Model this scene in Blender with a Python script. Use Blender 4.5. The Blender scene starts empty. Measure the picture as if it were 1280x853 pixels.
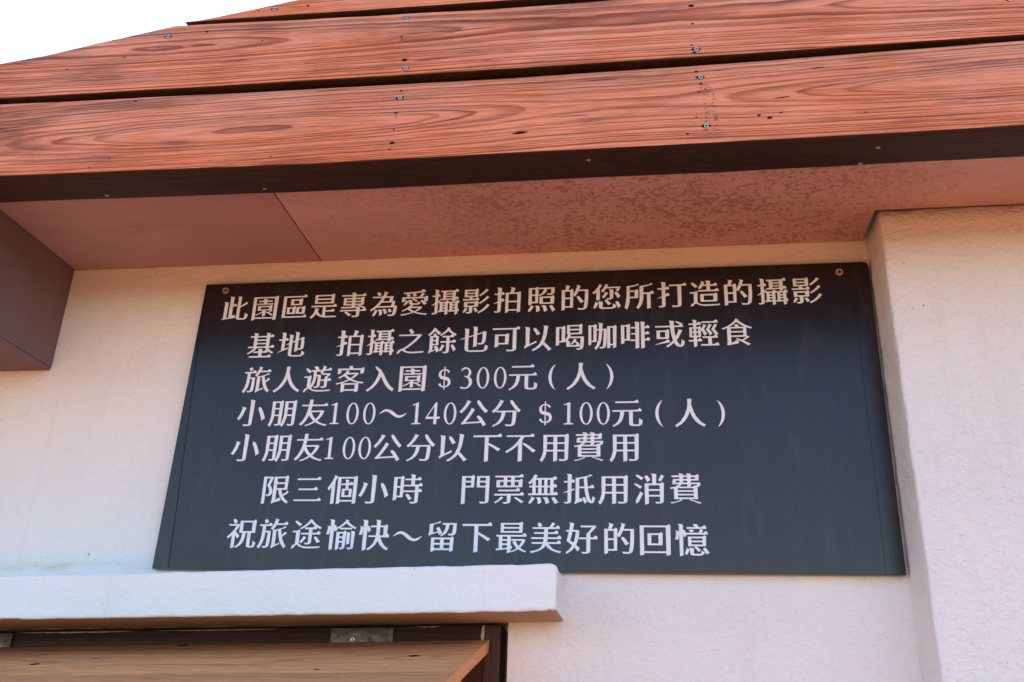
import bpy, bmesh, math, random
from mathutils import Vector, Matrix, noise
from mathutils.geometry import delaunay_2d_cdt

random.seed(7)
R = math.radians
S = bpy.context.scene
C = S.collection

# ------------------------------------------------------------------ camera
cam = bpy.data.cameras.new('camera')
cam_o = bpy.data.objects.new('camera', cam)
C.objects.link(cam_o)
cam.sensor_width = 36
cam.lens = 36 * 1176.33 / 1280
cam.clip_start = 0.02
cam.clip_end = 3000
m3 = Matrix(((0.989489, 0.024369, 0.142542), (0.14078, -0.387682, -0.910979), (0.033061, 0.921471, -0.387038)))
cam_o.matrix_world = Matrix.Translation((1.10112, -2.01454, -1.0228)) @ m3.to_4x4()
S.camera = cam_o

# ------------------------------------------------------------------ sky, sun, exposure
SUN_EL, SUN_AZ = R(54), R(-28)          # the sun stands behind the building, a little to one side
world = bpy.data.worlds.new('World')
S.world = world
world.use_nodes = True
nt = world.node_tree
sky = nt.nodes.new('ShaderNodeTexSky')
sky.sky_type = 'NISHITA'
sky.sun_disc = False
sky.sun_elevation = SUN_EL
sky.sun_rotation = SUN_AZ
sky.air_density = 1.0
sky.dust_density = .2
sky.ozone_density = 2.6
bg = nt.nodes['Background']
nt.links.new(sky.outputs[0], bg.inputs[0])
bg.inputs[1].default_value = 0.15
sun = bpy.data.lights.new('sun', 'SUN')
sun.energy = 3.7
sun.angle = R(0.5)
sun.color = (1.0, 0.86, 0.68)
sun_o = bpy.data.objects.new('sun', sun)
C.objects.link(sun_o)
# light travels from +y (behind the wall) towards the camera side
d = Vector((-math.sin(SUN_AZ) * math.cos(SUN_EL), -math.cos(SUN_AZ) * math.cos(SUN_EL), -math.sin(SUN_EL)))
sun_o.rotation_euler = d.to_track_quat('-Z', 'Y').to_euler()
S.view_settings.view_transform = 'Standard'
S.view_settings.look = 'None'
S.view_settings.gamma = 1
S.view_settings.exposure = 1.76

# ------------------------------------------------------------------ node helpers
class NT:
    def __init__(s, name):
        s.m = bpy.data.materials.new(name)
        s.m.use_nodes = True
        s.t = s.m.node_tree
        s.b = s.t.nodes['Principled BSDF']
    def n(s, ty, **kw):
        x = s.t.nodes.new(ty)
        for k, v in kw.items(): setattr(x, k, v)
        return x
    def l(s, a, b): s.t.links.new(a, b)
    def put(s, sock, v):
        if hasattr(v, 'links'): s.l(v, sock)
        else: sock.default_value = v
    def co(s, scale=(1, 1, 1), loc=(0, 0, 0)):
        tc = s.n('ShaderNodeTexCoord'); mp = s.n('ShaderNodeMapping')
        s.l(tc.outputs['Object'], mp.inputs[0])
        mp.inputs['Scale'].default_value = scale; mp.inputs['Location'].default_value = loc
        return mp.outputs[0]
    def noise(s, vec, scale, detail=3, rough=.5, dist=0):
        x = s.n('ShaderNodeTexNoise')
        s.l(vec, x.inputs['Vector'])
        x.inputs['Scale'].default_value = scale; x.inputs['Detail'].default_value = detail
        x.inputs['Roughness'].default_value = rough; x.inputs['Distortion'].default_value = dist
        return x.outputs[0]
    def math(s, op, a, b=None, c=None, clamp=False):
        x = s.n('ShaderNodeMath', operation=op, use_clamp=clamp)
        s.put(x.inputs[0], a)
        if b is not None: s.put(x.inputs[1], b)
        if c is not None: s.put(x.inputs[2], c)
        return x.outputs[0]
    def ramp(s, f, stops, interp='LINEAR'):
        x = s.n('ShaderNodeValToRGB'); cr = x.color_ramp; cr.interpolation = interp
        while len(cr.elements) < len(stops): cr.elements.new(.5)
        for e, (p, c) in zip(cr.elements, stops):
            e.position = p
            e.color = (*c, 1) if isinstance(c, tuple) else (c, c, c, 1)
        s.l(f, x.inputs[0])
        return x.outputs[0]
    def mix(s, f, a, b, blend='MIX'):
        x = s.n('ShaderNodeMix', data_type='RGBA', blend_type=blend)
        s.put(x.inputs[0], f)
        for sock, v in ((x.inputs[6], a), (x.inputs[7], b)):
            if hasattr(v, 'links'): s.l(v, sock)
            else: sock.default_value = (*v, 1)
        return x.outputs[2]
    def bump(s, h, strength=.5, dist=.002, prev=None):
        x = s.n('ShaderNodeBump')
        x.inputs['Strength'].default_value = strength; x.inputs['Distance'].default_value = dist
        s.l(h, x.inputs['Height'])
        if prev is not None: s.l(prev, x.inputs['Normal'])
        return x.outputs[0]
    def xyz(s, vec):
        x = s.n('ShaderNodeSeparateXYZ'); s.l(vec, x.inputs[0]); return x.outputs
    def done(s, col=None, rough=.8, spec=None, metal=0, normal=None):
        if col is not None:
            if hasattr(col, 'links'): s.l(col, s.b.inputs['Base Color'])
            else: s.b.inputs['Base Color'].default_value = (*col, 1)
        s.put(s.b.inputs['Roughness'], rough)
        s.b.inputs['Metallic'].default_value = metal
        if spec is not None: s.b.inputs['Specular IOR Level'].default_value = spec
        if normal is not None: s.l(normal, s.b.inputs['Normal'])
        return s.m

# ------------------------------------------------------------------ materials
def plaster(name, base, coarse=1.0, stain=False, seed=0.0):
    k = NT(name)
    v = k.co(loc=(seed, seed * .7, 0))
    # trowelled stucco: slanted drag marks plus grit
    tc = k.n('ShaderNodeMapping'); k.l(v, tc.inputs[0])
    tc.inputs['Rotation'].default_value = (0, R(32), 0); tc.inputs['Scale'].default_value = (1, 1, 1.35)
    drag = k.noise(tc.outputs[0], 72, 4, .58, .25)
    grit = k.noise(v, 260, 3, .6)
    lump = k.noise(v, 16, 2, .5)
    n1 = k.bump(lump, .4 * coarse, .010)
    n2 = k.bump(drag, .8 * coarse, .0060, n1)
    n3 = k.bump(grit, .6, .0016, n2)
    big = k.noise(v, 2.3, 5, .6)
    col = k.mix(k.ramp(big, [(.35, 0.0), (.7, 1.0)]), tuple(c * .94 for c in base), base)
    speck = k.noise(v, 38, 2, .5)
    col = k.mix(k.ramp(speck, [(.745, 0.0), (.775, .8)]), col, (.20, .13, .09))
    dr = k.noise(k.co(scale=(14, 14, .9), loc=(seed, 0, 0)), 1.6, 5, .65)
    col = k.mix(k.ramp(dr, [(.56, 0.0), (.80, .16)]), col, (.50, .42, .35))
    if stain:   # rusty run-off along the foot of the wall above the ledge
        x, y, z = k.xyz(k.co())
        band = k.math('SUBTRACT', 1.0, k.math('MULTIPLY', k.math('ABSOLUTE', k.math('ADD', z, k.math('ADD', .688, k.math('MULTIPLY', k.noise(v, 3, 2), .02)))), 62), clamp=True)
        left = k.math('MULTIPLY', k.math('SUBTRACT', .02, x), 4, clamp=True)
        sm = k.noise(k.co(scale=(1, 1, 6)), 7, 4, .6)
        f = k.math('MULTIPLY', k.math('MULTIPLY', band, left), k.ramp(sm, [(.42, 0.0), (.68, 1.0)]))
        col = k.mix(k.math('MULTIPLY', f, .8), col, (.62, .30, .14))
    return k.done(col, .9, .2, normal=n3)

def timber(name, light, dark, D0, amp, kx, phase, zc, yf, spacing=.0085, slope=0.0, grime_shade=.35, warp=.010, relief=.8, grey=.25, axis='xz'):
    """Flat-sawn board along x: growth rings as cylinders round a pith that wanders behind the face."""
    k = NT(name)
    P = k.co()
    x, y, z = k.xyz(P)
    if axis == 'xy':      # board face is horizontal or sloping: across-grain direction is y
        y, z = z, y
    seed = phase * 3.1
    slow = k.noise(k.co(scale=(1.1, .6, 1.6), loc=(seed, 0, seed)), 1.6, 2, .5)
    mid = k.noise(k.co(scale=(1.3, 9, 9), loc=(seed, 3, 1)), 2.6, 3, .55)
    sn = k.math('SINE', k.math('ADD', k.math('MULTIPLY', x, kx), phase))
    D = k.math('ADD', k.math('ADD', D0, k.math('MULTIPLY', sn, amp)), k.math('MULTIPLY', k.math('SUBTRACT', slow, .5), amp * 2.2))
    D = k.math('ADD', D, k.math('SUBTRACT', y, yf))
    dz = k.math('SUBTRACT', z, k.math('ADD', zc, k.math('MULTIPLY', x, slope)))
    rr = k.math('SQRT', k.math('ADD', k.math('MULTIPLY', D, D), k.math('MULTIPLY', dz, dz)))
    rr = k.math('ADD', rr, k.math('MULTIPLY', k.math('SUBTRACT', mid, .5), warp))
    # growth varies: rings bunch up and spread out, and some are much fainter than others
    vr = k.n('ShaderNodeCombineXYZ'); k.l(k.math('MULTIPLY', rr, 38.0), vr.inputs[0])
    rr = k.math('ADD', rr, k.math('MULTIPLY', k.math('SUBTRACT', k.noise(vr.outputs[0], 1.0, 2, .5), .5), spacing * 5.0))
    rq = k.math('DIVIDE', rr, spacing)
    f = k.math('FRACT', rq)
    wn = k.n('ShaderNodeTexWhiteNoise', noise_dimensions='1D'); k.l(k.math('FLOOR', rq), wn.inputs['W'])
    ringw = k.math('ADD', .22, k.math('MULTIPLY', wn.outputs[0], .78))
    late = k.ramp(f, [(0.0, .10), (.30, 0.0), (.55, .22), (.80, .95), (.90, 1.0), (.97, .05)])
    late = k.math('MULTIPLY', late, ringw)
    fib = k.noise(k.co(scale=(2.2, 120, 120), loc=(seed, 0, 0)), 4.0, 5, .65)
    fib2 = k.noise(k.co(scale=(9, 420, 420), loc=(0, seed, 0)), 1.6, 3, .6)
    patch = k.noise(k.co(scale=(1.0, 4, 5), loc=(seed, seed, 0)), 2.4, 4, .6)
    wear = k.noise(k.co(scale=(.7, 1, 1.4), loc=(0, 0, seed)), 5.0, 5, .65)
    strength = k.ramp(patch, [(.35, .5), (.65, 1.0)])
    col = k.mix(k.math('MULTIPLY', late, strength), light, dark)
    col = k.mix(k.ramp(fib, [(.38, .6), (.60, 0.0)]), col, tuple(c * .62 for c in dark))
    # bleached, greyish early wood
    col = k.mix(k.math('MULTIPLY', k.math('MULTIPLY', k.ramp(wear, [(.34, 0.15), (.62, 1.0)]), grey), k.math('SUBTRACT', 1.0, late)), col, (.88, .44, .30))
    # grime in streaks
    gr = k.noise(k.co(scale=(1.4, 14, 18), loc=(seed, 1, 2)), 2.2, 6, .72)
    gr = k.math('ADD', gr, k.math('MULTIPLY', k.math('SUBTRACT', .15, x), .26, clamp=True))     # shading painted in: boards darken towards the left end
    col = k.mix(k.math('MULTIPLY', k.ramp(gr, [(.52, 0.0), (.74, 1.0)]), grime_shade), col, (.045, .025, .022))
    # checks: short black cracks along the grain
    ck = k.noise(k.co(scale=(3.2, 150, 150), loc=(seed, 5, 5)), 1.3, 2, .5)
    cm = k.ramp(ck, [(.70, 0.0), (.73, 1.0)])
    col = k.mix(k.math('MULTIPLY', cm, .85), col, (.03, .015, .012))
    h = k.math('SUBTRACT', k.math('SUBTRACT', k.math('MULTIPLY', late, -.9), k.math('MULTIPLY', cm, .8)), k.math('MULTIPLY', k.math('SUBTRACT', .5, fib), .5))
    n1 = k.bump(h, relief, .0040)
    n2 = k.bump(fib2, .25, .0006, n1)
    return k.done(col, k.ramp(fib, [(.3, .72), (.7, .58)]), .22, normal=n2)

M = {}
M['wall'] = plaster('wall_stucco', (.80, .765, .72), 1.05, True)
M['pillar'] = plaster('pillar_stucco', (.80, .765, .72), 1.35, False, 4.0)
M['tan_plaster'] = plaster('tan_ledge_underside', (.52, .36, .25), 1.6, False, 13.0)
M['ledge'] = plaster('ledge_stucco', (.82, .80, .77), .6, False, 9.0)
L1, D1 = (.84, .245, .095), (.19, .042, .018)
M['plank_a'] = timber('lower_plank_wood', L1, D1, .034, .013, 4.6, 3.1, .088, -.52, .0056, .010, warp=.007, grime_shade=.65, grey=.4)
M['plank_b'] = timber('middle_plank_wood', L1, D1, .030, .012, 3.0, 4.6, .318, -.52, .0066, -.012, warp=.006, grey=.5, grime_shade=.65, relief=1.0)
M['plank_c'] = timber('top_plank_wood', L1, D1, .06, .01, 2.0, .7, .52, -.52, .0065, warp=.006, grey=.45, grime_shade=.45)
M['dark_wood'] = timber('dark_underside', (.046, .021, .009), (.016, .008, .005), .10, .02, 2.4, .5, -.48, 0, .006, grime_shade=.3, grey=.0, relief=.4, axis='xy')
M['board_flap'] = timber('flap_wood', (.98, .40, .15), (.50, .20, .075), .10, .030, 3.6, 1.3, -.18, -.9, .011, grime_shade=.3, grey=.08, relief=.7, axis='xy')
M['dark_frame'] = timber('stained_frame_wood', (.075, .032, .022), (.03, .014, .012), .12, .02, 2, 0, -.5, 0, .010, grime_shade=.2, grey=.02, relief=.5)

def sheet(name, base, blot, speckled):
    k = NT(name)
    v = k.co()
    x, y, z = k.xyz(v)
    big = k.noise(k.co(scale=(1, 2.2, 1)), 3.5, 5, .6)
    col = k.mix(k.ramp(big, [(.35, 0.0), (.68, 1.0)]), base, tuple(c * .86 for c in base))
    dots = k.noise(v, 95, 2, .5)
    col = k.mix(k.ramp(dots, [(.70, 0.0), (.74, .55)]), col, (.10, .05, .045))
    if speckled:
        w = k.noise(k.co(scale=(1, 1.3, 1)), 88, 3, .5, .8)
        area = k.noise(k.co(scale=(1, 1.5, 1), loc=(3, 1, 0)), 6.0, 4, .6)
        inx = k.math('ADD', .25, k.math('MULTIPLY', k.math('SUBTRACT', x, .42), 1.6, clamp=True), clamp=True)
        outx = k.math('ADD', .18, k.math('MULTIPLY', k.math('SUBTRACT', 1.78, x), 2.4, clamp=True), clamp=True)
        th = k.math('ADD', w, k.math('MULTIPLY', k.math('SUBTRACT', area, .5), .42))
        fl = k.math('MULTIPLY', k.math('MULTIPLY', k.ramp(th, [(.535, 0.0), (.56, 1.0)]), inx), outx)
        col = k.mix(k.math('MULTIPLY', fl, .72), col, blot)
    else:
        d2 = k.noise(k.co(scale=(1, 3.5, 1), loc=(.3, .2, 0)), 6.5, 3, .5)
        mask = k.math('MULTIPLY', k.math('SUBTRACT', 1.0, k.math('MULTIPLY', k.math('ABSOLUTE', k.math('ADD', x, .11)), 9), clamp=True),
                      k.math('SUBTRACT', 1.0, k.math('MULTIPLY', k.math('ABSOLUTE', k.math('ADD', y, .20)), 26), clamp=True))
        mask = k.math('MULTIPLY', mask, k.ramp(k.noise(k.co(scale=(1, 2.5, 1)), 24, 5, .7), [(.42, 0.0), (.6, 1.0)]))
        col = k.mix(k.math('MULTIPLY', mask, .75), col, (.36, .15, .06))
    n1 = k.bump(k.noise(v, 140, 3, .6), .12, .001)
    return k.done(col, .82, .25, normal=n1)
M['soffit_plain'] = sheet('plain_soffit_board', (.43, .265, .245), (.3, .12, .08), False)
M['soffit_speck'] = sheet('blotched_soffit_board', (.57, .365, .33), (.29, .135, .095), True)
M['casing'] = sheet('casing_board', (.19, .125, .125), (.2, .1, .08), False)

k = NT('sign_black'); v = k.co()
grain = k.noise(v, 620, 2, .6)
col = k.mix(k.ramp(k.noise(v, 3.0, 4, .6), [(.3, 0.0), (.7, 1.0)]), (.013, .009, .010), (.019, .014, .015))
dust = k.ramp(k.noise(k.co(scale=(1, 1, .22)), 30, 7, .75), [(.52, 0.0), (.80, .55)])
col = k.mix(dust, col, (.05, .045, .045))
M['sign'] = k.done(col, k.ramp(k.noise(v, 9, 4, .6), [(.3, .22), (.7, .28)]), .36, normal=k.bump(grain, .22, .0005))
k = NT('sign_lettering'); v = k.co()
col = k.mix(k.ramp(k.noise(v, 45, 4, .6), [(.3, 0.0), (.75, 1.0)]), (.68, .68, .69), (.79, .79, .80))
M['letters'] = k.done(col, .5, .4)
k = NT('zinc_screw'); v = k.co()
M['screw'] = k.done(k.mix(k.noise(v, 300, 2), (.30, .34, .35), (.62, .66, .66)), .38, metal=.85)
M['slot'] = NT('screw_recess').done((.02, .02, .022), .8)
k = NT('sign_screw_steel'); v = k.co()
M['screw_warm'] = k.done(k.mix(k.noise(v, 400, 2), (.42, .28, .20), (.66, .52, .42)), .42, metal=.8)
k = NT('dull_brass'); v = k.co()
gr = k.noise(k.co(scale=(1, 1, 2)), 45, 5, .6)
M['brass'] = k.done(k.mix(k.ramp(gr, [(.35, 0.0), (.7, 1.0)]), (.085, .058, .045), (.15, .105, .08)), k.ramp(gr, [(.3, .5), (.7, .34)]), metal=.75, normal=k.bump(gr, .1, .0004))
k = NT('bright_brass'); M['brass_screw'] = k.done((.62, .48, .20), .3, metal=.9)
M['hole'] = NT('nail_hole').done((.012, .008, .008), .95, .05)
k = NT('bare_filler'); v = k.co()
M['filler'] = k.done(k.mix(k.noise(v, 60, 4), (.55, .38, .25), (.70, .54, .40)), .9, .2, normal=k.bump(k.noise(v, 120, 4), .6, .003))
k = NT('roof_felt'); M['unseen_roof'] = k.done((.10, .09, .085), .95)
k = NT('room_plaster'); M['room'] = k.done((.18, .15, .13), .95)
k = NT('stamp_ink'); M['ink'] = k.done((.24, .10, .06), .9)
k = NT('white_scratch'); M['scratch'] = k.done((.80, .74, .70), .7)

# invented clay paving, coloured to bounce warm light upwards
k = NT('bounce_paving'); v = k.co()
br = k.n('ShaderNodeTexBrick'); k.l(v, br.inputs['Vector'])
br.inputs['Scale'].default_value = 2.4; br.inputs['Mortar Size'].default_value = .012
br.inputs['Color1'].default_value = (.58, .19, .06, 1); br.inputs['Color2'].default_value = (.52, .155, .06, 1); br.inputs['Mortar'].default_value = (.36, .14, .06, 1)
M['paving'] = k.done(k.mix(k.ramp(k.noise(v, 1.2, 5, .6), [(.3, 0.0), (.7, .35)]), br.outputs[0], (.46, .15, .05)), .85, .3, normal=k.bump(k.noise(v, 60, 4, .6), .4, .004))
k = NT('low_bounce_lawn'); v = k.co()
M['low_bounce_lawn'] = k.done(k.mix(k.ramp(k.noise(v, 1.5, 6, .6), [(.3, 0.0), (.7, 1.0)]), (.035, .06, .02), (.07, .095, .035)), .9, .2)
k = NT('stained_upright_wood'); v = k.co(scale=(40, 40, 1.5))
gr = k.noise(v, 4.0, 5, .65)
M['upright'] = k.done(k.mix(k.ramp(gr, [(.35, 0.0), (.7, 1.0)]), (.03, .014, .012), (.085, .038, .026)), .6, .3, normal=k.bump(gr, .5, .002))

# ------------------------------------------------------------------ scene graph helpers
def tag(o, label=None, cat=None, group=None, kind=None):
    if label: o['label'] = label
    if cat: o['category'] = cat
    if group: o['group'] = group
    if kind: o['kind'] = kind
    return o
def empty(name, loc=(0, 0, 0)):
    o = bpy.data.objects.new(name, None); C.objects.link(o); o.location = loc
    o.empty_display_size = .05
    return o
def obj(name, verts, faces, mats, parent=None, smooth=False, fm=None, loc=None):
    me = bpy.data.meshes.new(name)
    me.from_pydata([tuple(v) for v in verts], [], faces)
    for m in (mats if isinstance(mats, (list, tuple)) else [mats]): me.materials.append(m)
    if fm:
        for p, i in zip(me.polygons, fm): p.material_index = i
    if smooth:
        for p in me.polygons: p.use_smooth = True
    me.update()
    bm = bmesh.new(); bm.from_mesh(me)
    if smooth is not False: bmesh.ops.recalc_face_normals(bm, faces=bm.faces)
    bm.to_mesh(me); bm.free()
    o = bpy.data.objects.new(name, me); C.objects.link(o)
    if parent is not None:
        o.parent = parent
        o.location = (0, 0, 0)
        if parent.type == 'EMPTY' or parent.parent is not None or True:
            off = world_origin(parent)
            o.location = Vector(loc or (0, 0, 0)) - off
    elif loc: o.location = loc
    return o
def world_origin(o):
    v = Vector((0, 0, 0))
    while o is not None:
        v += o.location; o = o.parent
    return v
def box_data(x0, x1, y0, y1, z0, z1):
    v = [(x, y, z) for x in (x0, x1) for y in (y0, y1) for z in (z0, z1)]
    f = [(0, 1, 3, 2), (4, 6, 7, 5), (0, 4, 5, 1), (2, 3, 7, 6), (0, 2, 6, 4), (1, 5, 7, 3)]
    return v, f
def box(name, x0, x1, y0, y1, z0, z1, m, parent=None, bev=0.0):
    v, f = box_data(x0, x1, y0, y1, z0, z1)
    o = obj(name, v, f, m, parent)
    me = o.data; bm = bmesh.new(); bm.from_mesh(me)
    bmesh.ops.recalc_face_normals(bm, faces=bm.faces)
    if bev: bmesh.ops.bevel(bm, geom=bm.edges[:], offset=bev, segments=2, affect='EDGES', profile=.6)
    bm.to_mesh(me); bm.free()
    return o
def lerp(tab):
    def f(x):
        if x <= tab[0][0]:
            (a, b), (c, d) = tab[0], tab[1]
        elif x >= tab[-1][0]:
            (a, b), (c, d) = tab[-2], tab[-1]
        else:
            for i in range(len(tab) - 1):
                if tab[i][0] <= x <= tab[i + 1][0]:
                    (a, b), (c, d) = tab[i], tab[i + 1]; break
        return b + (d - b) * (x - a) / (c - a)
    return f
def section(a0, a1, b0, b1, r, seg, step):
    """closed rounded rectangle in (a, b), with extra points along the flats"""
    pts = []
    r = min(r, (a1 - a0) * .45, (b1 - b0) * .45)
    cs = [((a1 - r, b1 - r), 0), ((a0 + r, b1 - r), 90), ((a0 + r, b0 + r), 180), ((a1 - r, b0 + r), 270)]
    for i, ((cx, cy), a) in enumerate(cs):
        arc = [(cx + r * math.cos(R(a + 90 * j / seg)), cy + r * math.sin(R(a + 90 * j / seg))) for j in range(seg + 1)]
        pts += arc
        (nx, ny), na = cs[(i + 1) % 4]
        q = (nx + r * math.cos(R(na)), ny + r * math.sin(R(na)))
        L = math.dist(arc[-1], q)
        n = step[i % 2]
        for j in range(1, n): pts.append((arc[-1][0] + (q[0] - arc[-1][0]) * j / n, arc[-1][1] + (q[1] - arc[-1][1]) * j / n))
    return pts
def loft(name, stations, sect, place, m, parent=None, amp=0.0, freq=20, seed=0.0, smooth=True):
    """sweep rounded sections along stations; noise roughens the surface (real relief, seen on the edges)"""
    V, F = [], []
    n = None
    for s in stations:
        pts = sect(s)
        n = len(pts)
        for a, b in pts:
            p = Vector(place(s, a, b))
            if amp:
                q = p * freq + Vector((seed, seed, seed))
                p += (noise.noise_vector(q) + noise.noise_vector(q * 3.1) * .45) * amp
            V.append(p)
    for i in range(len(stations) - 1):
        for j in range(n):
            a, b = i * n + j, i * n + (j + 1) % n
            F.append((a, b, b + n, a + n))
    F.append(tuple(range(n))[::-1]); F.append(tuple(range((len(stations) - 1) * n, len(stations) * n)))
    o = obj(name, V, F, m, parent, smooth=smooth)
    for p in o.data.polygons[-2:]: p.use_smooth = False
    return o
def span(a, b, step):
    n = max(1, round((b - a) / step)); return [a + (b - a) * i / n for i in range(n + 1)]

# ------------------------------------------------------------------ ground
GZ = -2.60
g = obj('ground', [(-900, -900, GZ - .01), (900, -900, GZ - .01), (900, 900, GZ - .01), (-900, 900, GZ - .01)], [(0, 1, 2, 3)], M['low_bounce_lawn'])  # unseen far ground, made dark to limit its bounce light
tag(g, kind='structure')
tv, tf = box_data(-9, 11, -6.5, 0, GZ - .12, GZ)
tag(obj('bounce_terrace', tv, tf, M['paving']), kind='structure')  # unseen paving added to throw warm bounce onto wall and eave

# ------------------------------------------------------------------ building wall with its window opening
TILT = .0325
def drop(x): return -TILT * (.80 - x) if x < .80 else 0.0
bw = empty('building_wall', (0, 0, GZ))
tag(bw, 'cream stucco wall behind the black sign, warm under the eave and pale lower down', 'wall')
xs = [-3.2, -1.5, .80, 1.60, 5.0]; zs = [GZ, -1.95, -.803, .065, .30]
V, F = [], []
for y in (0, .2):
    for x in xs:
        for z in zs: V.append((x, y, z + (drop(x) if z == -.803 else 0)))
nx, nz = len(xs), len(zs)
cells = [(i, j) for i in range(nx - 1) for j in range(nz - 1) if not (i == 1 and j == 1)]
for k_, (sgn, off) in enumerate(((1, 0), (-1, nx * nz))):
    for i, j in cells:
        q = [off + i * nz + j, off + (i + 1) * nz + j, off + (i + 1) * nz + j + 1, off + i * nz + j + 1]
        F.append(tuple(q if sgn > 0 else q[::-1]))
o1 = nx * nz
hole = [(1, 1), (2, 1), (2, 2), (1, 2)]
for (a, b), (c, d_) in zip(hole, hole[1:] + hole[:1]):
    F.append((a * nz + b, c * nz + d_, o1 + c * nz + d_, o1 + a * nz + b))
rim = [(0, 0), (4, 0), (4, 4), (0, 4)]
for (a, b), (c, d_) in zip(rim, rim[1:] + rim[:1]):
    F.append((a * nz + b, o1 + a * nz + b, o1 + c * nz + d_, c * nz + d_))
obj('wall', V, F, M['wall'], bw)
# projecting plaster ledge over the window
lt = lambda x: -.7108 - .0312 * (.9163 - x)
lb = lambda x: -.8004 - .0312 * (.9163 - x)
def ledge_sec(x):
    e = max(0, x - .9010) / .0153          # rounded-off end
    c = .006 * (1 - math.sqrt(max(0, 1 - e * e)))
    return section(-.174 + c, .01, lb(x) + c * .8, lt(x) - c * 1.4, .0055, 3, (8, 12))
st = span(-1.9, .5, .03)[:-1] + span(.5, .900, .012) + [.904, .908, .9115, .914, .9155, .9163]
led = loft('ledge', st, ledge_sec, lambda s, a, b: (s, a, b), [M['ledge'], M['tan_plaster']], bw, amp=.0013, freq=30, seed=3)
for p in led.data.polygons:      # the underside of the ledge takes a darker tan
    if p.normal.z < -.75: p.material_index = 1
led['label'] = 'white painted plaster ledge above the window'

# pillar at the right, standing proud of the wall
pil_sec = lambda z: section(1.6075, 4.6, -.1376, .05, .0065, 3, (60, 6))
pillar = loft('pillar', span(GZ, .0602, .035), pil_sec, lambda s, a, b: (a, b, s), M['pillar'], None, amp=.0024, freq=26, seed=11)
tag(pillar, 'broad rough stucco pillar standing proud of the wall right of the sign', 'pillar')

# room behind the opening
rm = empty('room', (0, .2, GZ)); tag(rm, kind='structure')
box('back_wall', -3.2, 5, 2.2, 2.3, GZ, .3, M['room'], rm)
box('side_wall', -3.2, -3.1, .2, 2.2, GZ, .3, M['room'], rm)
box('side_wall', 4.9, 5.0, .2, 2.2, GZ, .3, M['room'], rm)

# ------------------------------------------------------------------ soffit
sf = empty('soffit', (0, -.2, .0632)); tag(sf, 'pinkish brown board soffit lining the underside of the eave', 'soffit')
def slab(name, poly, z0, z1, m, parent):
    n = len(poly)
    V = [(x, y, z0) for x, y in poly] + [(x, y, z1) for x, y in poly]
    F = [tuple(range(n))[::-1], tuple(range(n, 2 * n))] + [(i, (i + 1) % n, n + (i + 1) % n, n + i) for i in range(n)]
    o = obj(name, V, F, m, parent)
    bm = bmesh.new(); bm.from_mesh(o.data); bmesh.ops.recalc_face_normals(bm, faces=bm.faces); bm.to_mesh(o.data); bm.free()
    return o
SZ = .0632
p1 = slab('soffit_panel', [(-.375, -.46), (.2922, -.46), (.2922, -.0015), (-.375, -.0015)], SZ, SZ + .009, M['soffit_plain'], sf)
p1['label'] = 'plain smooth panel with one small orange stain'
p2 = slab('soffit_panel', [(.2962, -.46), (3.2, -.46), (3.2, -.1400), (1.6000, -.1400), (1.6000, -.0015), (.2962, -.0015)], SZ, SZ + .009, M['soffit_speck'], sf)
p2['label'] = 'long panel covered in brown blotches'
slab('soffit_panel', [(3.204, -.46), (5.0, -.46), (5.0, -.14), (3.204, -.14)], SZ, SZ + .009, M['soffit_plain'], sf)
slab('soffit_panel', [(-3.2, -.46), (-1.30, -.46), (-1.30, -.0015), (-3.2, -.0015)], SZ, SZ + .009, M['soffit_plain'], sf)

# boxed casing hanging from the soffit at the left
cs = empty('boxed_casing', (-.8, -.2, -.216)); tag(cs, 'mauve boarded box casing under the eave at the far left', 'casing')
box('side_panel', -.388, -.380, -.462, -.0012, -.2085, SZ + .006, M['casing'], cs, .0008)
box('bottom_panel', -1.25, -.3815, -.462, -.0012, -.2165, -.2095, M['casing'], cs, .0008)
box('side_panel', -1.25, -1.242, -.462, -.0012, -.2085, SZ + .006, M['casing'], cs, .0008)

# ------------------------------------------------------------------ timber fascia
fa = empty('timber_fascia', (.8, -.5, 0)); tag(fa, 'red brown timber fascia of three long planks with a sloping cut at the left end', 'fascia')
YF = -.52
bot1 = lerp([(-1.3, .020), (-.218, .011), (.137, .005), (.474, .0), (.854, .001), (1.242, -.001), (1.80, .001), (3.0, .006)])
top1 = lerp([(-1.3, .205), (-.27, .197), (.3, .186), (.848, .179), (1.3, .181), (1.8, .189), (3.0, .20)])
bot2 = lerp([(-1.3, .225), (-.27, .2105), (.3, .204), (.848, .200), (1.3, .198), (1.8, .200), (3.0, .213)])
rake = lerp([(-1.3, .165), (-.298, .3085), (-.186, .3235), (-.077, .345), (.122, .382), (.371, .4235), (1.2, .56)])
top2 = lerp([(-1.3, .40), (.10, .3785), (.4, .368), (.842, .357), (1.3, .357), (1.8, .362), (3.0, .37)])
bot3 = lerp([(.0, .3865), (.127, .383), (.4, .380), (.842, .3745), (1.3, .374), (1.8, .379), (3.0, .388)])
def plank(name, x0, x1, bot, top, yb, m, seed, r=.0045, tipround=False):
    def sect(x):
        b, t = bot(x), top(x)
        t = max(t, b + .003)
        return section(YF, yb, b, t, r, 3, (1, 6))
    xs_ = span(x0, x1, .03)
    if tipround: xs_ = [x0, x0 + .002, x0 + .006, x0 + .014] + [x for x in xs_ if x > x0 + .02]
    o = loft(name, xs_, sect, lambda s, a, b: (s, a, b), [m, M['dark_wood']], fa, amp=.0007, freq=9, seed=seed)
    for p in o.data.polygons:       # backs and undersides use the darker wood
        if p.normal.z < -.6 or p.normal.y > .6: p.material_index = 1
    return o
t2 = lambda x: min(top2(x), rake(x))
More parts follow.
